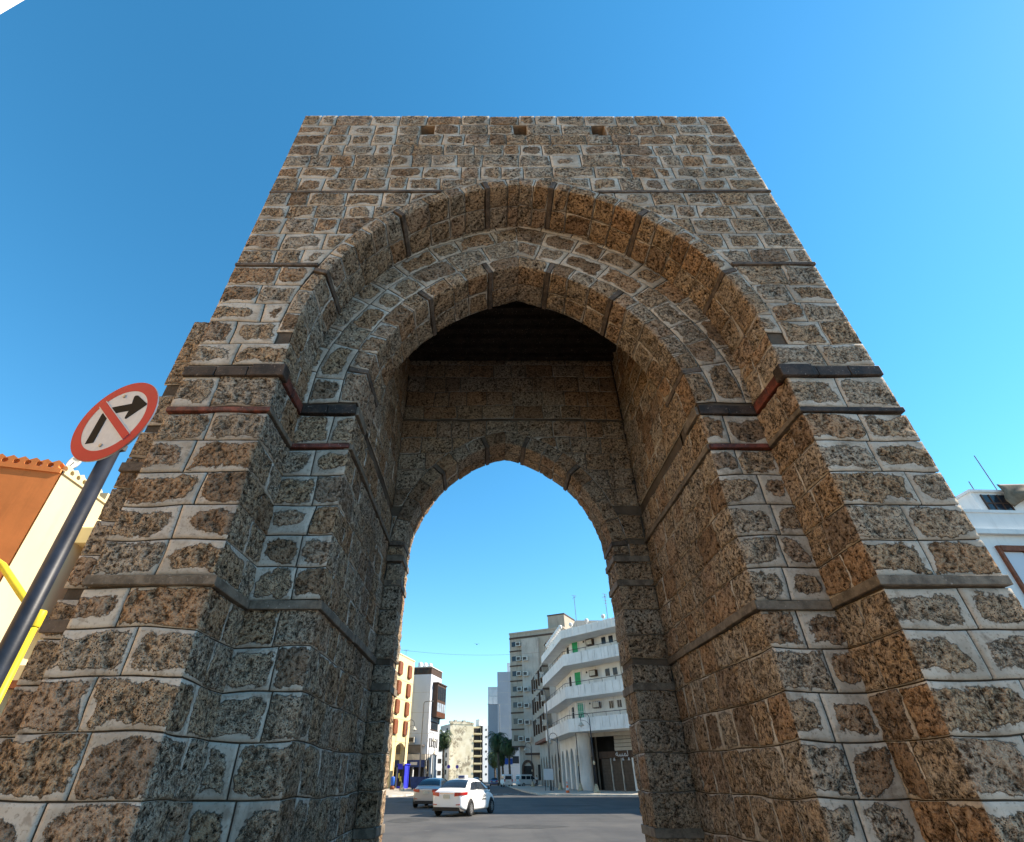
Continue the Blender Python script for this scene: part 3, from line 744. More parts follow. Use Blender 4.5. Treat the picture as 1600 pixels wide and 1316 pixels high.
sd.location = (-14.25, 14.75, 10.32); sd.rotation_euler = (0, R(-25), R(200)); sd.name = 'satellite_dish'
tag(sd, 'small white satellite dish on the scalloped parapet beside the round sign', 'satellite dish')
MB().tube([(0, 0, 0), (-.03, 0, -.5)], .02, 8).build('mast', M_POLE, sd)
# projecting screened balcony and lower windows on the cream side
bal = b.box('balcony', M_CREAM, 1.85, 6.0, -.9, .02, 5.2, 5.45)
for z0, z1 in ((7.75, 7.95), (5.45, 5.6)): b.box('balcony_beam', M_SHUT, 1.85, 6.0, -.9, -.78, z0, z1, parent=bal)
b.box('balcony_roof', M_YELL, 1.8, 6.05, -.95, .02, 7.95, 8.5, parent=bal)
for i in range(12): link('merlon', mc_me, bal, (2.05+i*.31, -.95, 8.5), 0)
sl_ = MB()
for k in range(26): sl_.box(1.87+k*.16, 1.91+k*.16, -.86, -.82, 5.6, 7.75)
for k in range(14): sl_.box(1.87, 6.0, -.85, -.83, 5.65+k*.15, 5.69+k*.15)
sl_.build('lattice_screen', pm('red_brown_lattice', (.45, .07, .03), .7, .2, 4), bal)
b.box('recess', pm('red_brown_board', (.34, .075, .03), .7, .25, 3), 1.86, 5.99, -.81, -.77, 5.45, 7.74, parent=bal)
b.box('ground_canopy', M_SHUT, 1.9, 6.2, -1.3, .02, 3.6, 3.8); b.box('ground_canopy', M_CREAM, 1.9, 6.2, -1.25, .02, 3.8, 4.2)
for x in (8.5, 12, 15.5, 19):
    for z in (1.6, 5.2): window(b, x, z, 1.3, 1.7, m=M_SHUT, fr=M_YELL, key='w')
for y in (3.2, 5.6, 8.0):
    for z in (2.0, 5.6): window(b, 0, 0, 1.0, 1.6, m=M_SHUT, fr=M_CREAM, key='wf', rz=R(-90), org=(-(y+.6)*TA-.02, y+.6, z))
# --- right edge: white building with roof shack
b = Bld('white_house', (21.5, 22), 3, 'sunlit white house with brown framed window at the right edge')
b.box('wall', M_WHITE, 0, 16, 0, 12, 0, 11.9)
b.box('cornice', M_WHITE, -.15, 16.2, -.22, .0, 10.75, 10.98); b.box('parapet', M_WHITE, -.02, 16.1, -.05, .25, 11.9, 12.05)
for x in (2.1, 5.8, 9.4):
    f = b.box('window', M_BLUEW, x, x+2.2, -.05, .02, 7.6, 9.9)
    b.box('frame', M_SHUT, x-.14, x, -.14, .02, 7.4, 10.2, parent=f); b.box('frame', M_SHUT, x+2.2, x+2.34, -.14, .02, 7.4, 10.2, parent=f)
    b.box('frame', M_SHUT, x, x+2.2, -.16, .02, 9.95, 10.2, parent=f); b.box('panel', M_SHUT, x, x+2.2, -.10, .02, 7.4, 8.35, parent=f)
    b.box('mullion', M_SHUT, x+1.05, x+1.15, -.11, .02, 8.35, 9.95, parent=f)
    for z in (1.2, 4.4): window(b, x+1.1, z, 1.8, 1.9, m=M_GLASS, fr=M_SHUT, key='wl')
sh = b.box('roof_room', M_WHITE2, 3.3, 12, .7, 10, 11.9, 13.4)
b.box('roof_slab', M_WHITE, 3.2, 12.2, .6, 10.2, 13.4, 13.52, parent=sh)
w1 = b.box('broken_window', M_GLASS, 3.7, 5.0, .66, .72, 12.3, 13.25, parent=sh)
for q in (3.7, 4.1, 4.55, 4.98): b.box('mullion', M_BROWNB, q, q+.05, .62, .7, 12.3, 13.25, parent=sh)
b.box('transom', M_BROWNB, 3.7, 5.05, .63, .7, 12.75, 12.81, parent=sh)
MB().tube([(3.27, 1.2, 12.5), (3.27, 3.0, 12.7), (3.27, 5.2, 12.9), (3.27, 5.3, 13.3)], .03, 8).build('pipe', M_POLE, sh)
tp = MB(); NU, NV = 26, 14; vv = []
for i in range(NU):
    for j in range(NV):
        u, v_ = i/(NU-1), j/(NV-1)
        x = 4.7+3.8*u+.22*math.sin(7*v_+2*u)*v_; z = 13.75+.15*u-1.5*v_*(.55+.45*math.sin(2.2+3.1*u)**2); y = .45-.32*math.sin(3.1*u)*v_-.12*math.sin(16*u+3*v_)*v_
        vv.append((x, y, z))
tp.add(vv, [(i*NV+j, (i+1)*NV+j, (i+1)*NV+j+1, i*NV+j+1) for i in range(NU-1) for j in range(NV-1)])
to = tp.build('tarpaulin', M_TARP, None, smooth=True); to.matrix_world = b.e.matrix_basis
mth = to.modifiers.new('thick', 'SOLIDIFY'); mth.thickness = .02
tag(to, 'torn brown tarpaulin hanging over the roof room of the white house', 'tarpaulin')
def antenna(loc, hgt, bars, label, rz=0., r=.025):
    e = empty('roof_antenna', loc, rz, label, 'antenna', 'roof antennas')
    MB().tube([(0, 0, -.3), (0, 0, hgt)], r, 8).build('mast', M_POLE, e)
    for i in range(bars):
        z = hgt*(1-.09*i)
        MB().tube([(-.45+.05*i, 0, z), (.45-.05*i, 0, z)], r*.6, 6).build('crossbar', M_POLE, e)
    if bars: MB().tube([(0, -.5, hgt*.93), (0, .6, hgt*.93)], r*.6, 6).build('boom', M_POLE, e)
    return e
antenna((26.6, 23.2, 13.5), 2.3, 0, 'tall thin mast on the roof of the white house at the right edge')
antenna((25.4, 23.2, 13.5), .7, 0, 'short thin mast on the roof of the white house at the right edge')
# --- right: hidden apartment row on the near side of the cross street, shades the crossing
b = Bld('apartment_row', (17.5, 59.0), -90, 'plain beige apartment row beyond the right pier, shading the crossing')
b.box('wall', M_BEIGE, 0, 24.5, 0, 16, 0, 27)
b.box('parapet', M_CONC, -.1, 24.6, -.1, .3, 27, 28)
for x in np.arange(2, 24, 3.6):
    for z in np.arange(5, 20, 3.6): window(b, x, z, 1.3, 1.6, key='w')
# --- left street side: pale yellow building with brown shutters
b = Bld('yellow_building', (-20.6, 70.9), 76.1, 'pale yellow building with rows of narrow brown shutters, left of the street')
b.box('wall', M_YELL, 0, 30, 0, 14, 6.2, 18.75)
b.box('roof_edge', M_CREAM, -.1, 30.05, -.08, .3, 18.75, 18.95)
b.box('ground_wall', M_YELL, 0, 30, 2.2, 14, 0, 6.3)
for x in (1.5, 7.0, 12.6, 18.2, 23.8, 29.4): b.box('pillar', M_YELL, x-.5, x+.55, .02, .9, 0, 6.2)
for x0 in (2.05, 7.55, 13.15, 18.75, 24.35):      # shallow arches between pillars
    n = 12; pts = [(x0, 6.22)]+[(x0+2.4-2.4*math.cos(a), 4.6+1.5*math.sin(a)) for a in np.linspace(0, math.pi, n)]+[(x0+4.8, 6.22)]
    MB().slab(pts, lambda u, z: (u, .05, z), lambda u, z: (u, .6, z)).build('arch_spandrel', M_YELL, b.e, fix=True)
shut = None
for x in (2.2, 6.4, 10.6, 14.8, 19.0, 23.4, 27.7):
    for z in (7.3, 10.1, 12.9, 15.8):
        s_ = b.inst('sh', 'shutter', lambda: MB().box(-.72, .72, -.32, .02, 0, 1.75).mesh('shutter', M_SHUT), (x, 0, z))
        b.inst('shc', 'cap', lambda: MB().prism([(-.72, .02), (-.5, -.30), (.5, -.30), (.72, .02)], 1.75, 1.9).mesh('cap', M_SHUT), (0, 0, 0), parent=s_)
        b.inst('shs', 'sill', lambda: MB().prism([(-.72, .02), (-.5, -.30), (.5, -.30), (.72, .02)], -.12, 0).mesh('sill', M_SHUT), (0, 0, 0), parent=s_)
b.box('floor_line', M_CREAM, 0, 30, -.04, .02, 9.35, 9.45); b.box('floor_line', M_CREAM, 0, 30, -.04, .02, 12.2, 12.3); b.box('floor_line', M_CREAM, 0, 30, -.04, .02, 15.05, 15.15)
b.box('shop_front', M_DARK, .5, 29.5, 2.1, 2.25, 0, 3.6)
for i in range(2): antenna((-14.6-i*1.2, 96.5-i*3, 18.9), 1.2, 2, ('small aerial on the roof edge of the pale yellow building, nearer the corner', 'small aerial further back on the roof of the pale yellow building')[i])
# --- pale block with brown attic and dark bay
b = Bld('bluish_white_block', (-10.5, 103.), -13.9, 'bluish white block with brown attic band and dark projecting bay')
b.box('wall', M_BLUEW, -9, 0, 0, 6.2, 4.8, 17.2); b.box('attic', M_BROWNB, -9, .0, -.0, 6.2, 17.2, 18.35)
b.box('attic_cap', M_KERB, -9, .12, -.1, 6.3, 18.35, 18.5)
for i in range(7): b.box('attic_window', M_GLASS, -8.6+i*1.2, -7.7+i*1.2, -.03, .02, 17.4, 18.15)
b.box('ground_wall', M_DARK, -9, -.9, 1.6, 6.1, 0, 4.82)
for x in (-8.6, -5.6, -2.8, -.55): b.box('pillar', M_BLUEW, x, x+.4, .25, .65, 0, 4.8)
b.box('side_pillar', M_BLUEW, -.5, -.1, 5.6, 6.0, 0, 4.8); b.box('side_pillar', M_BLUEW, -.5, -.1, 3.0, 3.35, 0, 4.8)
bay = b.box('bay', M_BROWNB, -.02, .95, 1.3, 6.4, 10.4, 15.8)
b.box('bay_cap', M_BROWNB, -.05, 1.1, 1.1, 6.6, 15.8, 16.0, parent=bay)
for k in range(4): b.box('bay_pane', M_GLASS, .94, .98, 1.5+k*1.22, 2.5+k*1.22, 13.2, 15.4, parent=bay)
for k in range(4): b.box('bay_pane', pm('pale_pane', (.35, .42, .5), .15, .2, 1, spec=.6), .94, .98, 1.5+k*1.22, 2.5+k*1.22, 11.3, 12.7, parent=bay)
for k in range(5): b.box('bay_rail', M_SHUT, .93, .99, 1.4, 6.3, 10.6+k*.14, 10.65+k*.14, parent=bay)
sw = b.box('side_window', M_GLASS, -.01, .04, 1.3, 5.1, 8.5, 9.6)
b.box('frame', M_BROWNB, -.01, .09, 1.15, 5.25, 9.6, 9.72, parent=sw); b.box('frame', M_BROWNB, -.01, .09, 1.15, 5.25, 8.38, 8.5, parent=sw)
for k in range(5): b.box('slit', M_DARK, -.01, .05, .9+k*.98, 1.4+k*.98, 5.85, 7.2)
for x in (-7.4, -3.2): b.box('joint', M_KERB, x, x+.05, -.01, .02, 4.8, 17.2)
for z in (7.8, 11, 14.2): b.box('joint', M_KERB, -9, 0, -.01, .02, z, z+.05)
ac_unit(b, (-2.7, -.4, 6.45), key='acL', w_=1.1, h_=.8)
aw = b.box('awning', pm('grey_awning', (.10, .09, .085), .8, .2, 1), -6.5, -.4, -1.6, .02, 5.9, 6.1)
b.prism('awning_drop', pm('grey_awning'.replace('grey', 'dull'), (.13, .115, .10), .8, .2, 1), [(-6.5, -1.6), (-.4, -1.6), (-.4, -1.5), (-6.5, -1.5)], 4.9, 5.9, parent=aw)
b.box('shop_canopy', M_KERB, -7.5, .6, -2.4, .2, 3.9, 4.7); b.box('shop_fascia', M_DBLUE, -7.4, .55, -2.45, -2.38, 2.9, 3.88)
sg_ = b.box('shop_sign', M_SIGNW, -1.9, -.7, -2.5, -2.44, 3.2, 3.6)
for x in (-7.3, -4.6, -1.8, .4): b.box('canopy_post', M_POLED, x, x+.14, -2.3, -2.16, 0, 3.9)
for i in range(3):
    tk = empty('roof_tank', (-12.9+i*.9, 104.6+i*.6, 18.5), 0, ('white water tank on the brown-topped block, leftmost of three', 'white water tank in the middle of three on the brown-topped block', 'white water tank on the brown-topped block, rightmost of three')[i], 'water tank', 'roof tanks')
    MB().lathe([(0, 0), (.4, 0), (.42, .1), (.42, .8), (.3, .95), (.12, 1.0), (0, 1.0)], 14).build('drum', M_WHITE2, tk, smooth=True)
    MB().box(-.45, .45, -.45, .45, -.12, 0).build('stand', M_POLE, tk)
# --- far end of the street
def far_block(nm, O, ang, W_, D_, H_, m, label, rows, cols, wm=M_GLASS, ww=1.1, wh=1.3, z0=3.5, side=None, par=.8):
    b = Bld(nm, O, ang, label); b.box('wall', m, 0, W_, 0, D_, 0, H_); b.box('parapet', m, -.15, W_+.15, -.15, .4, H_, H_+par)
    for i in range(cols):
        for j in range(rows):
            x = (i+.5)*W_/cols; z = z0+(j+.3)*(H_-z0)/rows
            b.inst('w', 'window', lambda: MB().box(-ww/2, ww/2, -.05, .03, 0, wh).mesh('window', wm), (x, 0, z))
    if side:
        for i in range(side):
            for j in range(rows):
                y = (i+.5)*D_/side; z = z0+(j+.3)*(H_-z0)/rows
                b.inst('ws', 'side_window', lambda: MB().box(-.03, .05, -ww/2, ww/2, 0, wh).mesh('side_window', wm), (W_, y, z))
    return b
b = far_block('mural_building', (-16.3, 254), 22, 10.9, 14, 20.6, M_MURAL, 'tall cream building with a faded patchy mural closing the street', 0, 0)
b.box('side_face', M_CONC, -.05, .4, .02, 14, 0, 20.4)
for j in range(6): b.box('side_window', M_DARK, -.09, -.04, 3, 5, 2.5+j*3, 4.2+j*3)
for k in range(5): b.box('roof_room', M_CONC, 1+k*2.0, 2.3+k*2.0, 3, 5, 21.3, 22.0+.4*(k % 2))
b = Bld('balcony_block', (-6.1, 258.4), 22, 'narrow pale block with a stack of dark balconies beside the mural building')
b.box('wall', M_CREAM, 0, 3.6, .6, 12, 0, 20.0)
for j in range(7):
    r_ = b.box('recess', M_DARK, .25, 3.3, .5, .63, 1.2+j*2.7, 3.1+j*2.7); b.box('balcony_slab', M_CREAM, 0, 3.6, -.6, .6, .65+j*2.7, .8+j*2.7); b.box('balustrade', M_CREAM, 0, 3.6, -.62, -.5, .8+j*2.7, 1.25+j*2.7)
b.box('fin', M_DARK, 3.6, 4.1, -.3, 10, 0, 20.2)
b = Bld('porthole_block', (-2.2, 260), 22, 'slim white block with one column of small dark windows at the street end')
b.box('wall', M_WHITE, .0, 5.5, 0, 12, 0, 20.4); b.box('roof_room', M_WHITE2, -1, 2.5, 2, 6, 20.4, 23)
for j in range(7): MB().lathe([(0, -.04), (.42, -.04), (.45, .02)], 12, (1.6, 0, 2.6+j*2.7), 'y').build('porthole', M_DARK, b.e, fix=True)
far_block('white_far_block', (-20.6, 240), 22, 3.0, 14, 16.6, M_WHITE, 'slim white block left of the mural building with a blank top floor', 4, 1, M_DARK, 1.5, 1.5, 1.0, par=.5)
far_block('cream_far_block', (-28.5, 285), 22, 9, 14, 15.5, M_CREAM, 'distant cream block with small windows, in the gap behind the palm', 5, 4, M_DARK, 1.0, 1.4, 1.0)
far_block('grey_far_block', (-30, 225), 22, 10, 14, 10.5, M_CONC, 'low grey block with striped floors, in the gap behind the palm', 4, 3, M_GLASS, 2.4, 1.0, 1.0)
# --- right street side: towers
b = Bld('grey_tower', (2.95, 170), -3, 'tall blue-grey tower with panel joints behind the palms')
b.box('wall', M_GREYT, 0, 11, 0, 18, 0, 28); b.box('roof_room', M_WHITE2, 3, 8, 3, 9, 28, 31)
for j in range(8): b.box('joint', M_KERB, -.01, 11, -.015, .03, 4+j*3.05, 4.06+j*3.05)
for j in range(8):
    for x in (5.0, 8.2): b.inst('w', 'window', lambda: MB().box(-.9, .9, -.04, .03, 0, 1.7).mesh('window', M_GLASS), (x, 0, 4.7+j*3.05))
b.box('joint', M_KERB, 3.4, 3.46, -.016, .03, 0, 28)
b = Bld('slim_tower', (.1, 186), -3, 'slim grey tower with open white roof frame, left of the blue-grey tower')
b.box('wall', M_GREYT, 0, 3.3, 0, 16, 0, 21)
for x in (0, 1.5, 3.05): b.box('roof_post', M_WHITE, x, x+.25, 0, .3, 21, 25.2)
b.box('roof_beam', M_WHITE, 0, 3.3, 0, .3, 25.2, 26); b.box('roof_back', M_WHITE, 0, 3.3, 5, 5.3, 21, 26); b.box('roof_beam', M_WHITE, 0, 3.3, .02, .28, 23.2, 23.5)
# --- beige block with columns of air conditioners
b = Bld('beige_block', (4.2, 135.), -29, 'tall beige block with brown floor bands and columns of air conditioners')
b.box('wall', M_BEIGE, 1.5, 16, 0, 14, 7.2, 30.9); b.box('ground_wall', M_CONC, 2.6, 16, 1.5, 14, 0, 7.25)
b.box('cornice', M_BEIGE, 1.4, 16.2, -.12, 14, 30.9, 31.3); b.box('brown_band', M_BROWNB, 1.45, 16.05, -.1, .05, 29.75, 30.15)
for j in range(7):
    z = 7.0+j*3.3; b.box('brown_band', M_BROWNB, 1.45, 5.05, -.1, .05, z, z+.28)
    b.inst('wb', 'window', lambda: MB().box(-.55, .55, -.02, .03, 0, 1.1).mesh('window', M_GLASS), (2.6, 0, z+1.2))
    ac_unit(b, (4.1, 0, z+1.15), w_=1.25, h_=.9, dp=.7, key='ac1')
    ac_unit(b, (1.52, 3.0, z+1.05), rz=R(-90), key='ac1')
pr = b.box('projecting_bay', M_CONC, 5.1, 9.5, -.75, .02, 5.9, 29.4)
for j in range(6): ac_unit(b, (6.15, -.75, 7.9+j*3.3), w_=1.25, h_=.9, dp=.7, key='ac1')
b.box('bay_base', M_BROWNB, 5.1, 9.5, -.76, 0, 5.5, 5.9, parent=pr)
rr = b.box('roof_room', M_BEIGE, 11.6, 16, 1.5, 9, 31.3, 34.5); b.box('band', M_BROWNB, 11.5, 16.1, 1.4, 9, 34.5, 34.8, parent=rr)
pts = [(3.2, 0), (3.2, 3.2)]+[(4.6-1.4*math.cos(a), 3.2+1.5*math.sin(a)) for a in np.linspace(0, math.pi, 12)][1:]+[(6, 0), (5.6, 0)]+[(4.6+1.0*math.cos(a), 3.2+1.1*math.sin(a)) for a in np.linspace(0, math.pi, 12)]+[(3.6, 0)]
MB().slab(pts, lambda u, z: (u, 1.15, z), lambda u, z: (u, 1.5, z)).build('doorway_arch', M_BROWNB, b.e, fix=True)
b.box('doorway', M_DARK, 3.4, 5.9, 1.46, 1.52, 0, 3.6); b.box('ground_window', M_DARK, 7, 9, 1.46, 1.52, 1, 3.8)
# --- brown-grey block with bay windows
b = Bld('bay_window_block', (10.9, 126), -88, 'brownish block with stacked bay windows between the beige and white blocks')
b.box('wall', M_CONC, 0, 28.2, 0, 12, 6.8, 20.2)
b.box('parapet', M_BROWNB, -.1, 28.2, -.2, .3, 20.2, 20.5)
by = b.box('bay', M_BEIGE, 2.0, 20.5, -1.15, .02, 7.4, 19.6)
for j in range(3):
    z = 8.0+j*3.9
    b.box('brown_band', M_BROWNB, 1.9, 20.6, -1.25, 0, z+3.05, z+3.3, parent=by)
    for i in range(5):
        x = 3.2+i*3.9
        b.inst('bw', 'bay_window', lambda: MB().box(-.6, .6, -.04, .03, 0, 2.3).mesh('bay_window', M_DARK), (x, -1.15, z+.6))
        b.inst('bf', 'bay_shutter', lambda: MB().box(-.12, .12, -.35, .03, -.2, 2.5).mesh('bay_shutter', M_BROWNB), (x+.85, -1.15, z+.6))
    ac_unit(b, (20.9, -1.0, z+1.1), w_=1.2, h_=.9, dp=.7, key='ac1'); ac_unit(b, (13, -1.15, z+1.9), w_=1.2, h_=.9, dp=.7, key='ac1')
b.prism('bay_foot', M_SHUT, [(2.0, -1.1), (20.5, -1.1), (20.5, 0), (2.0, 0)], 7.0, 7.4, parent=by)
dm = b.box('roof_dormer', M_BROWNB, 20.8, 23.2, -.4, 2, 20.3, 22.6)
b.box('dormer_window', pm('amber_pane', (.5, .25, .08), .3, .2, 2), 21.2, 22.8, -.44, -.38, 20.6, 22.0, parent=dm)
MB().add([(20.6, -.6, 22.6), (23.4, -.6, 22.6), (23.4, 2.2, 22.6), (20.6, 2.2, 22.6), (22, .8, 24)], [(0, 1, 4), (1, 2, 4), (2, 3, 4), (3, 0, 4), (3, 2, 1, 0)]).build('dormer_roof', M_BROWNB, dm)
def arcade(B, x0, n, bayw, pil, spring, apex, top, m, y=0., t=.5, inner=2.0):
    for i in range(n):
        a = x0+i*bayw; A = Arch(a+bayw/2, (bayw-pil)/2, spring, apex)
        p = [(a, 0)]+A.outline(0, 7)+[(a+bayw, 0), (a+bayw, top), (a, top)]
        MB().slab(p, lambda u, z: (u, y, z), lambda u, z: (u, y+t, z)).build('arcade_bay', m, B.e, fix=True)
arcade(b, 1.0, 7, 3.9, 1.5, 3.2, 4.9, 6.8, M_CONC)
b.box('arcade_back', M_DARK, .5, 28.2, 2.2, 2.4, 0, 6.8)
# --- white corner building with wrapped balconies
WB = Bld('balcony_building', (12.58, 81.3), 0, 'white corner building with wrap-around balconies and green doors')
bw = WB
wl = lambda x, y: (x-12.58, y-81.3)
fr_ = frame2((12.58, 81.3), -50); fp_ = frame2((10.8, 78.0), -50)
far_w, far_p = (11.9, 97.6), (9.65, 97.6)
end_w, end_p = fr_(17, 0), fp_(17.5, 0)
bk1, bk2 = fr_(17, 14), (24, 97.6)
foot = [wl(*far_w), wl(12.58, 81.3), wl(*end_w), wl(*bk1), wl(*bk2)]
WB.prism('wall', M_WHITE2, foot, 6.5, 18.3)
slabpoly = [wl(*far_p), wl(10.8, 78.0), wl(*end_p), wl(*end_w), wl(12.58, 81.3), wl(*far_w)]
def pathpanels(z0, z1, name):
    for (a, b_) in ((far_p, (10.8, 78.0)), ((10.8, 78.0), end_p)):
        A, B2 = Vector(a), Vector(b_); L = (B2-A).length; d = (B2-A)/L; nn = Vector((-d.y, d.x)); k = int(L/1.15)
        for i in range(k):
            s0, s1 = A+d*(i*L/k+.025), A+d*((i+1)*L/k-.025); q = rng.uniform(-.012, .012)
            WB.prism(name, M_WHITE2, [wl(*(s0+nn*q)), wl(*(s1+nn*q)), wl(*(s1+nn*.16)), wl(*(s0+nn*.16))], z0, z1+rng.uniform(-.02, .02))
def rail(z):
    m_ = MB()
    for (a, b_) in ((far_p, (10.8, 78.0)), ((10.8, 78.0), end_p)):
        A, B2 = Vector(a), Vector(b_); L = (B2-A).length
        m_.tube([(*wl(*a), z), (*wl(*b_), z)], .035, 6)
        for i in range(int(L/2.2)+1):
            p = A.lerp(B2, i*2.2/L); m_.tube([(*wl(*p), z-.45), (*wl(*p), z)], .025, 6)
    m_.build('handrail', M_POLED, WB.e)
for (z0, z1) in ((6.38, 7.9), (10.32, 11.75), (14.40, 15.85), (18.05, 19.2)):
    WB.prism('balcony_slab', M_WHITE, slabpoly, z0+.02, z0+.25); pathpanels(z0, z1, 'parapet_panel')
    if z0 < 18: rail(z1+.42)
WB.prism('roof', M_CONC, foot, 18.3, 18.6)
def onf(lx, out, z): x, y = fr_(lx, -out); return (x-12.58, y-81.3, z)
def put(nm, key, mk, lx, z, out=0., parent=None): return WB.inst(key, nm, mk, onf(lx, out, z), rz=R(-50), parent=parent)
for j, z in enumerate((8.0, 11.9, 16.0)):
    d = put('door', 'door%d' % j, lambda: MB().box(-.55, .55, -.05, .04, 0, 2.1).mesh('door', M_TEAL if j == 0 else M_GREEN), -.3+1.2, z)
    WB.inst('dframe', 'frame', lambda: MB().box(-.68, -.55, -.09, .04, 0, 2.2).box(.55, .68, -.09, .04, 0, 2.2).box(-.68, .68, -.09, .04, 2.1, 2.25).mesh('frame', M_WHITE), (0, 0, 0), parent=d)
    a = put('air_conditioner', 'acb', lambda: MB().box(-.6, .6, -.5, .02, 0, .8).mesh('air_conditioner', M_BROWNB), 4.0, z+1.2)
    WB.inst('acbg', 'grille', lambda: MB().box(-.5, .5, -.53, -.49, .1, .7).mesh('grille', M_AC), (0, 0, 0), parent=a)
    for lx in (6.6, 7.9, 11.5, 13.5):
        q = put('window', 'wf', lambda: MB().box(-.38, .38, -.04, .04, 0, .95).mesh('window', M_GLASS), lx, z+.95)
        WB.inst('wff', 'frame', lambda: MB().box(-.46, -.38, -.1, .04, -.08, 1.03).box(.38, .46, -.1, .04, -.08, 1.03).box(-.38, .38, -.1, .04, -.08, 0).box(-.38, .38, -.1, .04, .95, 1.03).box(-.38, .38, -.08, .04, .46, .5).mesh('frame', M_WHITE), (0, 0, 0), parent=q)
    put('wall_panel', 'wp', lambda: MB().box(0, 5.0, -.35, .02, 0, 2.6).mesh('wall_panel', M_WHITE), 5.6, z-.1)
    put('drain_pipe', 'dp', lambda: MB().tube([(0, -.12, 0), (0, -.12, 2.6)], .06, 8).mesh('drain_pipe', M_KERB), 9.0, z-.1, .4)
    for lx in (2.6, 3.2): put('vent', 'vt', lambda: MB().lathe([(0, -.05), (.13, -.05), (.15, .02)], 10, axis='y').mesh('vent', M_DARK), lx, z+1.9)
for lx in (6.6, 7.9):   # windows in front of the projecting panel
    for z in (8.0, 11.9, 16.0): put('window_box', 'wbx', lambda: MB().box(-.36, .36, -.40, -.34, .95, 1.85).mesh('window_box', M_GLASS), lx, z)
gr = MB()
for i in range(52):
    x, y = fp_(.3+i*.33, -.0); gr.tube([(*wl(x, y), 7.9), (*wl(x, y), 10.35)], .018, 4, cap=False)
for z in (8.6, 9.5): gr.tube([(*wl(*fp_(.1, 0)), z), (*wl(*fp_(17.4, 0)), z)], .018, 4)
gr.build('security_grille', M_WHITE2, WB.e)
for z in (7.6, 11.6, 15.7):     # street side: doors and windows under the balconies
    for i in range(4):
        y = 83.0+i*3.6
        WB.box('side_window', M_DARK, 12.45-12.58-.06*0-.1, 12.75-12.58, y-81.3, y-81.3+1.2, z+.6, z+2.2)
# ground floor: arcade on the street side, open corner, shop shutters
WBa = type('o', (), {})(); WBa.e = empty('tmp'); 
class Sub: pass
sub = Sub(); sub.e = link('street_arcade', MB().box(0, 15.8, .05, .45, -.01, .12).mesh('street_arcade', M_CONC), WB.e, (*wl(11.9, 97.6), 0), R(-87.5))
bpy.data.objects.remove(WBa.e)
arcade(sub, 0, 4, 3.95, 1.15, 3.3, 5.0, 6.5, M_WHITE2)
WB.prism('arcade_back', M_DARK, [wl(14.2, 97.5), wl(14.9, 83.2), wl(15.1, 83.2), wl(14.4, 97.5)], 0, 6.5)
MB().lathe([(.95, 0), (.95, 3.75), (1.02, 3.8), (1.0, 6.5)], 20, (*wl(13.0, 80.6), 0)).build('corner_column', M_WHITE2, WB.e, smooth=True)
MB().slab([(.4, 5.95), (17, 5.95), (17, 6.5), (.4, 6.5)], lambda u, z: (*wl(*fr_(u, .0)), z), lambda u, z: (*wl(*fr_(u, .6)), z)).build('lintel', M_CONC, WB.e, fix=True)
bk = MB().slab([(.0, 0), (17, 0), (17, 6.5), (.0, 6.5)], lambda u, z: (*wl(*fr_(u, 3.6)), z), lambda u, z: (*wl(*fr_(u, 3.9)), z)).build('shop_back', M_DARK, WB.e, fix=True)
for i, lx in enumerate((4.2, 5.9, 7.6, 9.3, 11.0, 12.7)):     # roller shutters between posts, on the shop line
    so = 1.2
    sh_ = MB().slab([(lx-1.62, .1), (lx-.08, .1), (lx-.08, 3.5), (lx-1.62, 3.5)], lambda u, z: (*wl(*fr_(u, so)), z), lambda u, z: (*wl(*fr_(u, so+.1)), z)).build('roller_shutter', pm('brown_roller_shutter', (.085, .06, .045), .6, .2, 3), WB.e, fix=True)
    for k in range(9):
        MB().slab([(lx-1.62, .4+k*.34), (lx-.08, .4+k*.34), (lx-.08, .43+k*.34), (lx-1.62, .43+k*.34)], lambda u, z: (*wl(*fr_(u, so-.03)), z), lambda u, z: (*wl(*fr_(u, so+.05)), z)).build('slat_edge', M_BROWNB, sh_, fix=True)
    MB().slab([(lx-.05, 0), (lx+.05+(.25 if i == 2 else 0), 0), (lx+.05+(.25 if i == 2 else 0), 3.6), (lx-.05, 3.6)], lambda u, z: (*wl(*fr_(u, so-.15)), z), lambda u, z: (*wl(*fr_(u, so+.12)), z)).build('shop_post', M_WHITE2 if i == 2 else M_KERB, WB.e, fix=True)
MB().slab([(2.4, 3.55), (13, 3.55), (13, 4.3), (2.4, 4.3)], lambda u, z: (*wl(*fr_(u, 1.0)), z), lambda u, z: (*wl(*fr_(u, 1.25)), z)).build('shop_fascia', M_BROWNB, WB.e, fix=True)
for k in range(4):
    MB().slab([(5.2, 4.35+k*.42), (13, 4.35+k*.42), (13, 4.72+k*.42), (5.2, 4.72+k*.42)], lambda u, z: (*wl(*fr_(u, .9+.04*k)), z), lambda u, z: (*wl(*fr_(u, 1.25)), z)).build('ribbed_panel', M_CONC, WB.e, fix=True)
def text(body, size, loc, rz, m, parent, nm='lettering', ext=.02):
    cu = bpy.data.curves.new(nm, 'FONT'); cu.body = body; cu.size = size; cu.extrude = ext; cu.align_x = 'CENTER'; cu.materials.append(m)
    o = bpy.data.objects.new(nm, cu); COL.objects.link(o)
    o.location = loc; o.rotation_euler = (R(90), 0, rz)
    bpy.context.view_layer.update()
    me = bpy.data.meshes.new_from_object(o.evaluated_get(bpy.context.evaluated_depsgraph_get())); bpy.data.objects.remove(o)
    q = link(nm, me, parent); q.location = loc; q.rotation_euler = (R(90), 0, rz); return q
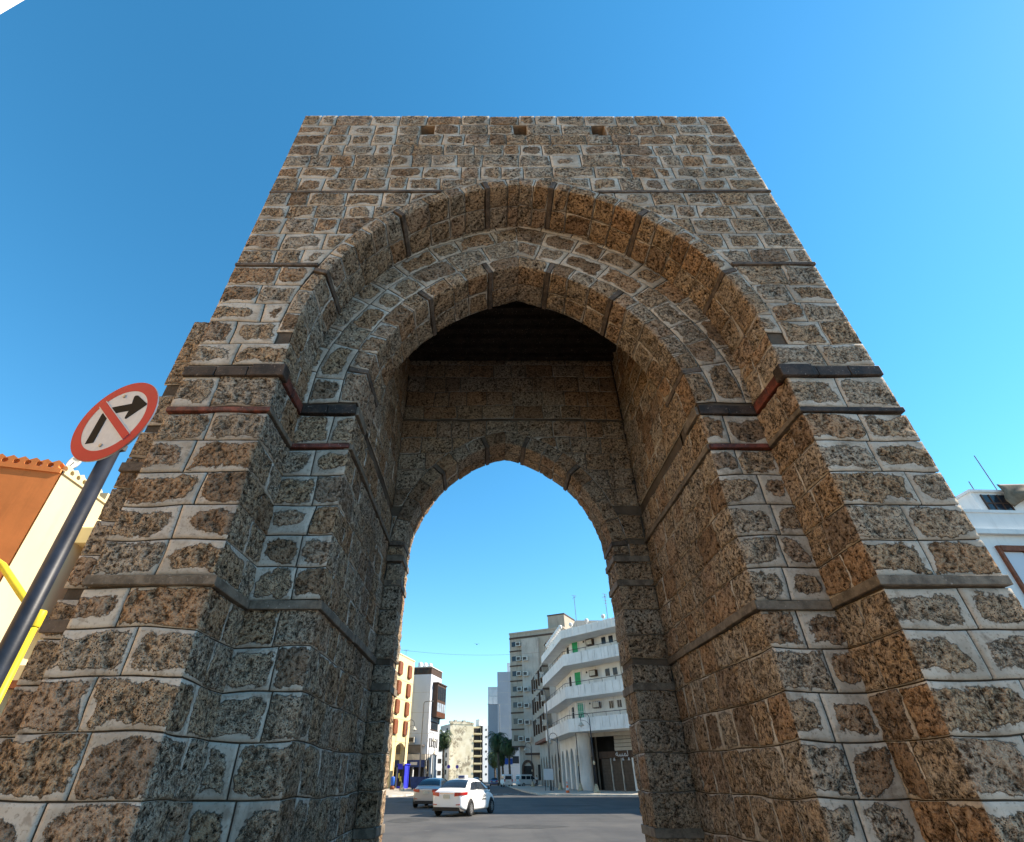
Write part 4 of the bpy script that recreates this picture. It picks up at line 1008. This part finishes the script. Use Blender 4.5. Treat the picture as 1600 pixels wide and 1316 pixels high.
# Arabic shop lettering, joined letter forms in display order
text('\uFE94\uFEB4\uFEE4\uFEDF', .95, onf(6.2, -.97, 3.72), R(-50), M_SIGNW, WB.e)
text('\uFE94\uFEB4\uFEE4\uFEDF', .95, onf(9.3, -.97, 3.72), R(-50), M_SIGNW, WB.e)
for lx in (5.0, 6.4, 7.3):
    MB().lathe([(.05, .18), (.08, .12), (.16, -.12), (0, -.1)], 10, onf(lx, -.85, 3.4)).build('hanging_light', M_SIGNW, WB.e)
WB.prism('rear_wall', M_CONC, [wl(*fr_(17, 3.9)), wl(*bk1), wl(*bk2), wl(14.42, 97.5), wl(15.12, 83.5), wl(*fr_(.2, 3.9))], 0, 6.52)
ph = WB.prism('penthouse', M_CONC, [wl(14.5, 86), wl(14.5, 92), wl(22, 92), wl(22, 86)], 18.6, 22.6)
WB.prism('stair_room', M_WHITE2, [wl(16, 80.5), wl(16, 85), wl(23, 85), wl(23, 80.5)], 18.6, 20.4)
for i in range(11):
    p = Vector(far_p).lerp(Vector((10.8, 78.0)), .35+i*.065)
    MB().lathe([(.06, 0), (.07, .2), (.24, .28), (.30, .5), (.24, .7), (0, .8)], 10, (*wl(*p), 19.2)).build('finial', M_WHITE, WB.e, smooth=True)
for i in range(4):
    p = Vector(fp_(2+i*3.0, .1)); MB().lathe([(.06, 0), (.07, .2), (.24, .28), (.30, .5), (.24, .7), (0, .8)], 10, (*wl(*p), 19.2)).build('finial', M_WHITE, WB.e, smooth=True)
antenna((15.0, 88, 22.6), 4.6, 1, 'tall thin aerial on the penthouse of the balcony building', .4, .05)
antenna((19.2, 83, 20.4), 5.6, 4, 'many-armed television aerial on the balcony building roof', .5, .05)
antenna((22.0, 82, 20.4), 3.2, 2, 'small aerial at the right end of the balcony building roof', .9, .04)
# ------------------------------------------------------------------ cars
def lerp_tab(tab, x):
    for (a, va), (b_, vb) in zip(tab[:-1], tab[1:]):
        if x <= b_:
            t = (x-a)/(b_-a) if b_ > a else 0; return va+(vb-va)*t
    return tab[-1][1]
def loft(rows):
    n = len(rows[0]); v = [p for r in rows for p in r]; f = []
    for i in range(len(rows)-1):
        for k in range(n-1): f.append((i*n+k, i*n+k+1, (i+1)*n+k+1, (i+1)*n+k))
    return v, f
def sedan(loc, heading, paint, label, kind=0, taxi=False):
    """x forward, rear bumper at x=0"""
    L, W = 4.5, .885
    e = empty('car', (*loc, 0), R(90)-R(heading), label, 'car', 'cars on the street')
    top = [(0, .86), (.10, 1.00), (.55, 1.06), (.95, 1.08), (1.6, 1.02), (3.1, .98), (3.45, .97), (4.1, .84), (4.38, .70), (4.5, .56)]
    hw = [(0, .70), (.12, .80), (.5, .87), (1.2, W), (3.3, W), (4.0, .84), (4.3, .74), (4.5, .58)]
    bot = [(0, .34), (.25, .24), (.6, .2), (4.0, .2), (4.35, .26), (4.5, .34)]
    rows = []
    for x in (0, .03, .10, .22, .38, .55, .78, .95, 1.2, 1.6, 2.1, 2.6, 3.1, 3.45, 3.8, 4.1, 4.25, 4.38, 4.46, 4.5):
        t, h_, bz_ = lerp_tab(top, x), lerp_tab(hw, x), lerp_tab(bot, x)
        sec = [(0, t+.015), (h_*.55, t), (h_*.86, t-.035), (h_*.965, t-.13), (h_, t-.30), (h_*1.0, (t+bz_)/2-.08), (h_*.985, bz_+.10), (h_*.93, bz_), (h_*.5, bz_-.02), (0, bz_-.02)]
        rows.append([(x, y, z) for y, z in sec]+[(x, -y, z) for y, z in sec[::-1][1:]])
    v, f = loft(rows); n = len(rows[0])
    f.append(tuple(range(n))[::-1]); f.append(tuple((len(rows)-1)*n+k for k in range(n)))
    body = MB().add(v, f).build('body', paint, e, smooth=True, fix=True)
    m = body.modifiers.new('sub', 'SUBSURF'); m.levels = 1; m.render_levels = 2
    # greenhouse: base line, roof line
    zb = 1.0; cabin_rows = []
    prof = [(.50, 0), (.72, .14), (1.05, .30), (1.38, .405), (1.75, .455), (2.2, .47), (2.6, .44), (2.95, .335), (3.25, .18), (3.55, 0)]
    for x, dz in prof:
        z = zb+dz; yb = .80; k = dz/.47; yt = yb-.24*k
        sec = [(0, z+.02*k), (yt*.55, z+.012*k), (yt*.86, z-.012), (yt, z-.06*k), (yb-.02*(1-k), zb-.06), (yb, zb-.16)]
        cabin_rows.append([(x, y, q) for y, q in sec]+[(x, -y, q) for y, q in sec[::-1]][:-1]+[(x, 0, z+.02*k)])
    v, f = loft(cabin_rows); cab = MB().add(v, f).build('cabin', paint, e, smooth=True, fix=True)
    m = cab.modifiers.new('sub', 'SUBSURF'); m.levels = 1; m.render_levels = 2
    def side(x, k):   # outer side of the greenhouse at station x, height fraction k of belt..roof
        dz = lerp_tab(prof, x); z = zb-.02+(dz-.045)*k; y = .80-.24*(dz/.47)*k+.012; return y, z
    def glass(nm, pts, m_=M_GLASS, parent=None):
        g = MB().add(pts, [tuple(range(len(pts)))]).build(nm, m_, parent or e, fix=False); s_ = g.modifiers.new('t', 'SOLIDIFY'); s_.thickness = .012; s_.offset = 0; return g
    def patch(nm, us, vs, fn, m_=M_GLASS):
        v = [fn(u, w_) for u in us for w_ in vs]; nn = len(vs)
        f = [(i*nn+k, i*nn+k+1, (i+1)*nn+k+1, (i+1)*nn+k) for i in range(len(us)-1) for k in range(nn-1)]
        g = MB().add(v, f).build(nm, m_, e, smooth=True); return g
    def curve_z(x, y):
        dz = lerp_tab(prof, x); k = dz/.47; yt = .80-.24*k; q = abs(y)/yt
        return zb+dz+.02*k-.03*q*q+.006
    patch('rear_window', np.linspace(.66, 1.34, 8), np.linspace(-1, 1, 9), lambda u, w_: (u-.012, w_*(.70-.17*(u-.66)/.68), curve_z(u, w_*.62)+.008))
    patch('windscreen', np.linspace(2.72, 3.42, 8), np.linspace(-1, 1, 9), lambda u, w_: (u+.012, w_*(.58+.12*(u-2.72)/.7), curve_z(u, w_*.62)+.008))
    for s_ in (-1, 1):
        for nm, x0, x1, t0, t1 in (('rear_side_window', .98, 1.86, 1.42, 1.86), ('front_side_window', 1.93, 3.02, 1.93, 2.62)):
            pts = []
            for x, k in ((x0, .12), (x1, .12), (t1, .86), (t0, .86)):
                y, z = side(x, k); pts.append((x, s_*(y+.006), z))
            glass(nm, pts)
    # wheels
    for x in (.86, 3.52):
        for s_ in (-1, 1):
            wv = MB().lathe([(.355, -.02), (.355, .03), (.33, .05), (0, .05)], 24, axis='y')
            a = wv.build('wheel_arch', M_BLACKP, e, fix=True); a.location = (x, s_*.85, .33); a.scale = (1, s_, 1)
            t = MB().lathe([(.17, -.10), (.29, -.10), (.315, -.07), (.315, .07), (.29, .10), (.2, .10), (.19, .06)], 28, axis='y').build('wheel', M_TYRE, e, smooth=True, fix=True)
            t.location = (x, s_*.835, .315); t.scale = (1, s_, 1)
            rm = MB().lathe([(0, .075), (.06, .078), (.07, .06), (.19, .066), (.2, .09)], 28, axis='y')
            for k in range(10):
                an = 2*math.pi*k/10; c_, s2 = math.cos(an), math.sin(an)
                rm.add([(c_*r_-s2*w_, .088, s2*r_+c_*w_) for r_, w_ in ((.05, -.018), (.185, -.024), (.185, .024), (.05, .018))], [(0, 1, 2, 3)])
            rm.build('rim', M_RIM, t, fix=True)
    # rear dress
    def rear(nm, pts, m_, th=.03): 
        g = MB().add(pts, [tuple(range(len(pts)))]).build(nm, m_, e); s_ = g.modifiers.new('t', 'SOLIDIFY'); s_.thickness = th; s_.offset = 0; return g
    for s_ in (-1, 1):
        patch('tail_lamp', [0, .35, .7, 1.0], [0, .5, 1], lambda u, w_, s_=s_: (
            (-.022 if u < .5 else -.022+.52*((u-.5)/.5)**1.6), s_*(.40+.36*min(1, u*1.5)+(.115*max(0, (u-.5)/.5) if u > .5 else 0)), .84-.075*w_*(1-.2*u)+.075*(1-w_)*(1-.35*u)+.05*u), M_TAIL)
        rear('reflector', [(-.02, s_*.50, .44), (-.02, s_*.70, .45), (-.02, s_*.70, .48), (-.02, s_*.50, .47)], M_TAIL)
        mir = MB().box(2.86, 3.02, s_*.86-.03, s_*.86+.03, 1.02, 1.14) if False else MB().lathe([(0, -.07), (.055, -.06), (.075, 0), (.055, .06), (0, .07)], 12, (2.92, s_*.98, 1.06), 'x')
        mir.build('mirror', paint if not taxi else M_BLACKP, e, smooth=True, fix=True)
        MB().box(2.88, 2.95, min(s_*.80, s_*.95), max(s_*.80, s_*.95), 1.02, 1.05).build('mirror_arm', M_BLACKP, e)
        for x in (1.55, 2.55): MB().box(x, x+.18, min(s_*.868, s_*.905), max(s_*.868, s_*.905), .80, .825).build('door_handle', paint, e)
    rear('number_plate', [(-.022, -.17, .69), (-.022, .17, .69), (-.022, .17, .82), (-.022, -.17, .82)], M_PLATE)
    rear('trim_bar', [(-.012, -.36, .865), (-.012, .36, .865), (-.004, .36, .90), (-.004, -.36, .90)], M_CHROME)
    MB().add([(-.03, -.66, .36), (-.03, .66, .36), (-.03, .74, .22), (-.03, -.74, .22), (.35, -.80, .36), (.35, .80, .36), (.35, .80, .20), (.35, -.80, .20)],
             [(0, 1, 2, 3), (0, 4, 5, 1), (1, 5, 6, 2), (3, 2, 6, 7), (0, 3, 7, 4)]).build('bumper_valance', M_BLACKP, e, fix=True)
    if taxi:
        ts = MB().prism([(1.62, -.20), (1.80, -.26), (1.98, -.20), (1.98, .20), (1.80, .26), (1.62, .20)], 1.47, 1.60).build('taxi_sign', M_SIGNW, e); bevel(ts, .03)
        MB().box(1.615, 1.63, -.15, .15, 1.49, 1.57).build('sign_face', M_DBLUE, ts)
        # dark lettering on the right front door, joined Arabic forms in display order
        q = text('\uFE93\uFEAE\uFE9F\uFE83', .24, (2.5, -.897, .70), 0, M_SIGNK, e, ext=.004); q.rotation_euler = (R(90), 0, 0)
        MB().box(2.25, 2.75, -.902, -.89, .60, .64).build('door_stripe', M_SIGNK, e)
    return e
sedan((-1.95, 29.7), 22, M_CARW, 'white taxi saloon with roof sign, nearest car, seen from behind', taxi=True)
sedan((-3.75, 37.6), 9, M_CARS, 'silver saloon half hidden behind the white taxi')
def van(loc, heading, label, paint=M_WHITE, L=4.7, H=1.98):
    e = empty('van', (*loc, 0), R(90)-R(heading), label, 'van', 'vans parked down the street')
    side = [(0, .35), (0, 1.2), (.12, H-.08), (.4, H), (L*.62, H), (L*.80, 1.32), (L*.97, 1.05), (L, .8), (L, .35)]
    MB().slab(side, lambda u, z: (u, -.85, z), lambda u, z: (u, .85, z)).build('body', paint, e, fix=True).modifiers.new('b', 'BEVEL').width = .09
    for s_ in (-1, 1):
        for x0, x1, t1 in ((.35, 1.35, 1.35), (1.5, 2.5, 2.5), (2.62, 3.65, 3.05)):
            MB().slab([(x0, 1.2), (x1, 1.2), (t1, H-.22), (x0, H-.22)], lambda u, z: (u, s_*.845, z), lambda u, z: (u, s_*.862, z)).build('side_window', M_GLASS, e, fix=True)
        for x in (.85, L-.85):
            t = MB().lathe([(0, .05), (.17, .05), (.2, .10), (.3, .10), (.32, .06), (.32, -.1), (0, -.1)], 20, axis='y').build('wheel', M_TYRE, e, fix=True); t.location = (x, s_*.78, .32); t.scale = (1, s_, 1)
            MB().lathe([(0, .07), (.18, .07), (.19, .055)], 16, axis='y').build('rim', M_RIM, t, fix=True)
        MB().box(-.02, .03, min(s_*.62, s_*.82), max(s_*.62, s_*.82), .85, 1.25).build('tail_lamp', M_TAIL, e)
    MB().add([(-.012, -.66, 1.2), (-.012, .66, 1.2), (.1, .60, H-.2), (.1, -.60, H-.2)], [(0, 1, 2, 3)]).build('rear_window', M_GLASS, e)
    MB().add([(L*.635, -.66, H-.1), (L*.635, .66, H-.1), (L*.80, .70, 1.36), (L*.80, -.70, 1.36)], [(0, 1, 2, 3)]).build('windscreen', M_GLASS, e)
    MB().box(-.02, .02, -.2, .2, .75, .88).build('number_plate', M_PLATE, e)
    return e
van((4.0, 118), -8, 'white minibus seen from behind beyond the crossing')
van((6.0, 122.5), 60, 'white van seen side-on before the beige block')
sedan((1.4, 133), 2, pm('blue_car_paint', (.06, .10, .22), .25, .05, 1, spec=.6), 'small blue car far down the street beside the minibus')
sedan((-2.6, 128), 4, M_CARS, 'silver car far down the street, just beyond the white taxi roof')
sedan((-4.9, 140), 4, pm('black_car_paint', (.02, .02, .024), .25, .05, 1, spec=.6), 'dark car parked by the left kerb far down the street')
# ------------------------------------------------------------------ lamps, signs, small street things
def heritage_lamp(loc, hgt, rz, label):
    e = empty('street_lamp', (*loc, .13), rz, label, 'street lamp', 'curved-neck street lamps')
    MB().lathe([(.34, 0), (.34, .12), (.26, .25), (.20, .55), (.13, .7), (.10, .8)], 16).build('base', M_LAMPB, e, smooth=True)
    MB().tube([(0, 0, .6), (0, 0, hgt*.45), (0, 0, hgt)], [.085, .07, .05], 10).build('pole', M_POLED, e, smooth=True)
    MB().lathe([(.05, hgt*.36), (.12, hgt*.365), (.13, hgt*.39), (.09, hgt*.41), (.05, hgt*.42)], 12).build('collar', M_LAMPB, e, smooth=True)
    c = Vector((.55, 0, hgt)); pts = [Vector((0, 0, hgt-.05))]+[c+Vector((-.55*math.cos(a), 0, .55*math.sin(a))) for a in np.linspace(0, math.pi, 12)]+[Vector((1.1, 0, hgt-.25))]
    MB().tube(pts, .035, 8).build('neck', M_POLED, e, smooth=True)
    MB().tube([(0, 0, hgt-.7), (.3, 0, hgt-.35), (.55, 0, hgt-.2), (1.1, 0, hgt-.1)], .02, 6).build('scroll', M_POLED, e)
    MB().lathe([(.05, hgt-.22), (.10, hgt-.3), (.16, hgt-.42), (.34, hgt-.62), (.38, hgt-.68), (.30, hgt-.66), (.0, hgt-.5)], 16, (1.1, 0, 0)).build('lamp_shade', M_LAMPS, e, smooth=True)
    MB().lathe([(0, hgt-.56), (.13, hgt-.6), (.15, hgt-.7), (.08, hgt-.82), (0, hgt-.84)], 12, (1.1, 0, 0)).build('globe', M_SIGNW, e, smooth=True)
    return e
heritage_lamp((-11.3, 81.3), 7.4, R(-10), 'curved-neck street lamp in front of the yellow building')
heritage_lamp((-9.4, 92), 6.6, R(-20), 'curved-neck street lamp before the bluish white block, taller of two there')
heritage_lamp((-10.0, 101), 5.2, R(-20), 'low curved-neck street lamp under the bluish white block, the farther one')
heritage_lamp((11.95, 67.9), 7.0, R(150), 'curved-neck street lamp on the right kerb, nearest of the right-hand lamps')
heritage_lamp((11.9, 79.2), 7.2, R(250), 'curved-neck street lamp in front of the round corner column')
heritage_lamp((9.9, 84), 6.0, R(180), 'curved-neck street lamp beside the pointed arcade')
heritage_lamp((8.2, 112), 6.2, R(180), 'small curved-neck street lamp farthest down the right pavement')
def tall_light(loc, hgt, arm, rz, label):
    e = empty('street_light', (*loc, .13), rz, label, 'street light', 'tall straight street lights')
    MB().tube([(0, 0, 0), (0, 0, hgt*.5), (0, 0, hgt-.3), (.15, 0, hgt-.05), (.5, 0, hgt), (arm, 0, hgt+.05)], [.14, .11, .08, .07, .06, .05], 10).build('pole', M_POLE, e, smooth=True)
    bevel(MB().box(arm-.1, arm+.6, -.14, .14, hgt-.02, hgt+.1).build('lantern', M_POLE, e), .04)
    MB().box(-.2, .2, -.2, .2, 0, .05).build('base_plate', M_POLE, e); return e
tall_light((-10.65, 95), 11.7, 1.0, R(-10), 'tall straight street light in front of the bluish white block')
tall_light((8.2, 80), 11.5, 1.2, R(190), 'tall straight street light at the corner of the balcony building')
tall_light((3.1, 150), 17, 2.6, R(185), 'tall straight street light rising among the palms')
def board():
    e = empty('notice_board', (7.95, 79.5, .13), R(-4), 'white notice board on two legs on the right pavement', 'notice board')
    bevel(MB().box(-.62, .62, -.03, .03, 1.1, 2.3).build('panel', M_SIGNW, e), .01)
    for x in (-.5, .5): MB().box(x-.04, x+.04, -.02, .05, 0, 1.05).build('leg', M_POLED, e)
    MB().box(-.65, .65, -.05, .05, 2.3, 2.35).build('top_rail', M_POLE, e); return e
board()
def cone():
    e = empty('traffic_cone', (8.85, 68.6, .0), 0, 'orange and white traffic cone at the right kerb', 'traffic cone')
    bevel(MB().box(-.32, .32, -.32, .32, 0, .06).build('base', M_CONE, e), .02)
    prof = lambda z: .23-.2*z/1.15
    for i, (a, b_, m) in enumerate(((.06, .35, M_CONE), (.35, .58, M_SIGNW), (.58, .8, M_CONE), (.8, .95, M_SIGNW), (.95, 1.15, M_CONE))):
        MB().lathe([(prof(a), a), (prof(b_), b_)]+([(0, b_)] if i == 4 else []), 18).build('sleeve', m, e, smooth=True)
cone()
def post_sign(loc, hgt, m, label, rnd=True, w_=.4):
    e = empty('street_sign', (*loc, .13), R(5), label, 'street sign')
    MB().tube([(0, 0, 0), (0, 0, hgt)], .035, 8).build('post', M_POLE, e)
    if rnd: MB().lathe([(0, -.06), (w_, -.06), (w_, -.04), (0, -.04)], 24, (0, 0, hgt-w_), 'y').build('disc', m, e, fix=True)
    else: MB().box(-w_, w_, -.06, -.04, hgt-w_*1.3, hgt).build('panel', m, e)
post_sign((4.9, 140), 5.0, pm('road_sign_blue', (.03, .12, .55), .4, .05, 5), 'square blue road sign in front of the palms', False, .9)
post_sign((-7.6, 118), 3.4, pm('violet_sign', (.16, .08, .45), .4, .05, 5), 'round violet sign on the left pavement beyond the bluish white block', True, .32)
post_sign((-6.6, 131), 3.6, pm('violet_sign', (.16, .08, .45), .4, .05, 5), 'round violet sign, the farther one on the left pavement', True, .34)
def kiosk():
    e = empty('blue_kiosk', (-14.2, 92.5, .13), R(76.1), 'bright blue kiosk at the foot of the yellow building', 'kiosk')
    bevel(MB().box(1.3, 3.1, -1.2, 0, 0, 2.95).build('body', M_BLUE, e), .05)
    MB().box(1.2, 3.2, -1.3, .1, 2.95, 3.1).build('roof', M_BLUE, e)
    MB().box(1.27, 1.32, -1.1, -.1, .3, 2.4).build('open_front', M_DARK, e)
    for i in range(3): MB().box(1.24, 1.28, -1.0+i*.3, -.75+i*.3, .5+.4*i, 1.1+.4*i).build('poster', pm('yellow_poster', (.55, .5, .12), .6, .2, 3), e)
kiosk()
def skip():
    e = empty('blue_skip', (-9.6, 86.5, .13), R(-14), 'dark blue waste container on the left pavement', 'waste container')
    MB().add([(-1, -.6, .15), (1, -.6, .15), (1, .6, .15), (-1, .6, .15), (-1.15, -.75, 1.35), (1.15, -.75, 1.35), (1.15, .75, 1.35), (-1.15, .75, 1.35)], [(0, 3, 2, 1), (0, 1, 5, 4), (1, 2, 6, 5), (2, 3, 7, 6), (3, 0, 4, 7)]).build('tub', M_DBLUE, e)
    MB().prism([(-1.18, -.8), (1.18, -.8), (1.18, .8), (-1.18, .8)], 1.35, 1.45).build('lid', M_DBLUE, e)
    for x in (-.8, .8):
        for y in (-.45, .45): MB().lathe([(0, -.05), (.1, -.05), (.1, .05), (0, .05)], 12, (x, y, .1), 'y').build('wheel', M_TYRE, e, fix=True)
skip()
def bin_():
    e = empty('litter_bin', (-13.3, 86.0, .13), 0, 'small blue litter bin with a red-brown foot beside the blue kiosk', 'litter bin')
    MB().lathe([(.1, 0), (.32, 0), (.32, .35), (.1, .45)], 14).build('foot', M_SHUT, e, smooth=True)
    MB().lathe([(.06, .4), (.26, .5), (.30, 1.35), (.24, 1.45), (.0, 1.5)], 14).build('drum', pm('road_sign_blue', (.03, .12, .55), .4, .05, 5), e, smooth=True)
bin_()
# overhead cables across the street
def cable(a, b_, sag, label):
    A, B2 = Vector(a), Vector(b_); pts = [A.lerp(B2, t)-Vector((0, 0, sag*4*t*(1-t))) for t in np.linspace(0, 1, 24)]
    tag(MB().tube(pts, .016, 5).build('overhead_cable', M_POLED), label, 'cable')
cable((-17.5, 84, 18.2), (12.2, 99, 20.5), 1.0, 'thin cable slung across the street, the upper one')
# bird
bd = empty('bird', (-1.25, 62, 14.05), R(20), 'small dark bird in the sky above the street', 'bird')
MB().lathe([(0, -.17), (.03, -.14), (.045, -.02), (.04, .06), (.025, .10), (.03, .13), (0, .17)], 10, axis='y').build('body', M_SIGNK, bd, smooth=True)
for s_ in (-1, 1):
    MB().add([(s_*.02, -.05, .01), (s_*.02, .06, .01), (s_*.2, .07, .09), (s_*.42, -.02, .05), (s_*.2, -.04, .08)], [(0, 1, 2, 4), (4, 2, 3)] if s_ > 0 else [(4, 2, 1, 0), (3, 2, 4)]).build('wing', M_SIGNK, bd)
MB().add([(-.03, -.15, 0), (.03, -.15, 0), (.05, -.27, .0), (-.05, -.27, 0)], [(0, 1, 2, 3)]).build('tail', M_SIGNK, bd)
# ------------------------------------------------------------------ palms
def palm(loc, hgt, seed, label, crown=2.6):
    r_ = random.Random(seed); e = empty('palm_tree', (*loc, .1), r_.random()*6, label, 'palm tree', 'palms along the street')
    pts, rs = [], []
    for i in range(22):
        t = i/21; pts.append((.25*math.sin(t*2+seed), .2*t*t, hgt*t)); rs.append((.30-.10*t)*(1.10 if i % 2 else .94))
    MB().tube(pts, rs, 10).build('trunk', M_TRUNK, e)
    q = MB(); topp = Vector(pts[-1])
    for k in range(60):
        az = k*2.399+r_.uniform(-.2, .2); lift = R(80-130*(k/60)+r_.uniform(-8, 8)); Ln = crown*r_.uniform(.85, 1.15)
        d = Vector((math.cos(az), math.sin(az), 0)); sd_ = Vector((-d.y, d.x, 0)); p = topp.copy(); spine = [p.copy()]; a = lift
        for j in range(9):
            p = p+(d*math.cos(a)+Vector((0, 0, math.sin(a))))*Ln/9; a -= R(9+5*j*.6); spine.append(p.copy())
        q.tube(spine, [.035-.003*j for j in range(10)], 4, cap=False)
        for j in range(1, 9):
            for fr2 in (0, .5):
                c = spine[j].lerp(spine[j+1], fr2); t = (spine[j+1]-spine[j]).normalized(); ll = .62*math.sin(math.pi*(j+fr2+.7)/10.5)**.6*crown/2.6
                for s_ in (-1, 1):
                    dr = (sd_*s_*.85+t*.55+Vector((0, 0, -.25+r_.uniform(-.2, .15)))).normalized(); w2 = t*.07
                    q.add([c-w2, c+w2, c+dr*ll+Vector((0, 0, -.06))], [(0, 1, 2)])
    q.build('crown', M_FROND, e); return e
palm((2.4, 141), 8.8, 1, 'palm nearest the street in front of the blue-grey tower', 3.6)
palm((4.9, 138), 7.6, 2, 'palm standing right of the others, against the beige block', 3.3)
palm((3.7, 146), 6.0, 3, 'low palm in the middle of the group before the grey tower', 3.2)
palm((1.9, 152), 5.6, 4, 'low palm at the left of the group before the grey tower', 3.0)
palm((-9.3, 125), 8.2, 5, 'lone palm behind the bluish white block on the left', 2.8)
# ------------------------------------------------------------------ pedestrian
def skin(name, pts, edges, radii, m, parent, root=0):
    me = bpy.data.meshes.new(name); me.from_pydata(pts, edges, []); me.materials.append(m); o = link(name, me, parent)
    md = o.modifiers.new('skin', 'SKIN'); sv = me.skin_vertices[0].data
    for i, r_ in enumerate(radii): sv[i].radius = (r_, r_)
    sv[root].use_root = True; md.use_smooth_shade = True
    s2 = o.modifiers.new('sub', 'SUBSURF'); s2.levels = 1; s2.render_levels = 2; return o
def pedestrian():
    e = empty('person', (9.3, 116, .13), R(200), 'person in a white shirt and dark trousers walking on the right pavement', 'person')
    J = [(0, 0, .93), (0, 0, 1.15), (0, .01, 1.40), (0, .015, 1.50), (0, .03, 1.60), (0, .03, 1.70), (.10, 0, .88), (.11, .14, .48), (.11, .05, .07), (.11, .20, .03),
         (-.10, 0, .88), (-.11, -.06, .48), (-.11, -.26, .10), (-.11, -.12, .03), (.19, 0, 1.40), (.25, -.06, 1.13), (.24, .06, .90), (-.19, 0, 1.40), (-.25, .06, 1.13), (-.24, .18, .92),
         (.24, .08, .82), (-.24, .22, .85)]
    E_ = [(0, 1), (1, 2), (2, 3), (3, 4), (4, 5), (0, 6), (6, 7), (7, 8), (8, 9), (0, 10), (10, 11), (11, 12), (12, 13), (2, 14), (14, 15), (15, 16), (16, 20), (2, 17), (17, 18), (18, 19), (19, 21)]
    rad = [.13, .13, .13, .055, .095, .075, .085, .06, .04, .035, .085, .06, .04, .035, .06, .045, .033, .06, .045, .033, .03, .03]
    body = skin('body', J, E_, rad, M_SKIN, e)
    sh = [0, 1, 2, 14, 15, 17, 18]; ix = {v: i for i, v in enumerate(sh)}
    skin('shirt', [J[i] for i in sh], [(ix[a], ix[b_]) for a, b_ in ((0, 1), (1, 2), (2, 14), (14, 15), (2, 17), (17, 18))], [.155, .155, .15, .08, .065, .08, .065], M_CLOTHW, e)
    tr = [0, 6, 7, 8, 10, 11, 12]; ix = {v: i for i, v in enumerate(tr)}
    skin('trousers', [J[i] for i in tr], [(ix[a], ix[b_]) for a, b_ in ((0, 6), (6, 7), (7, 8), (0, 10), (10, 11), (11, 12))], [.15, .105, .08, .06, .105, .08, .06], M_CLOTHD, e)
    MB().lathe([(.0, .17), (.06, .155), (.098, .09), (.10, .03), (.09, .0)], 14, (0, .015, 1.60)).build('hair', M_SIGNK, e, smooth=True)
pedestrian()
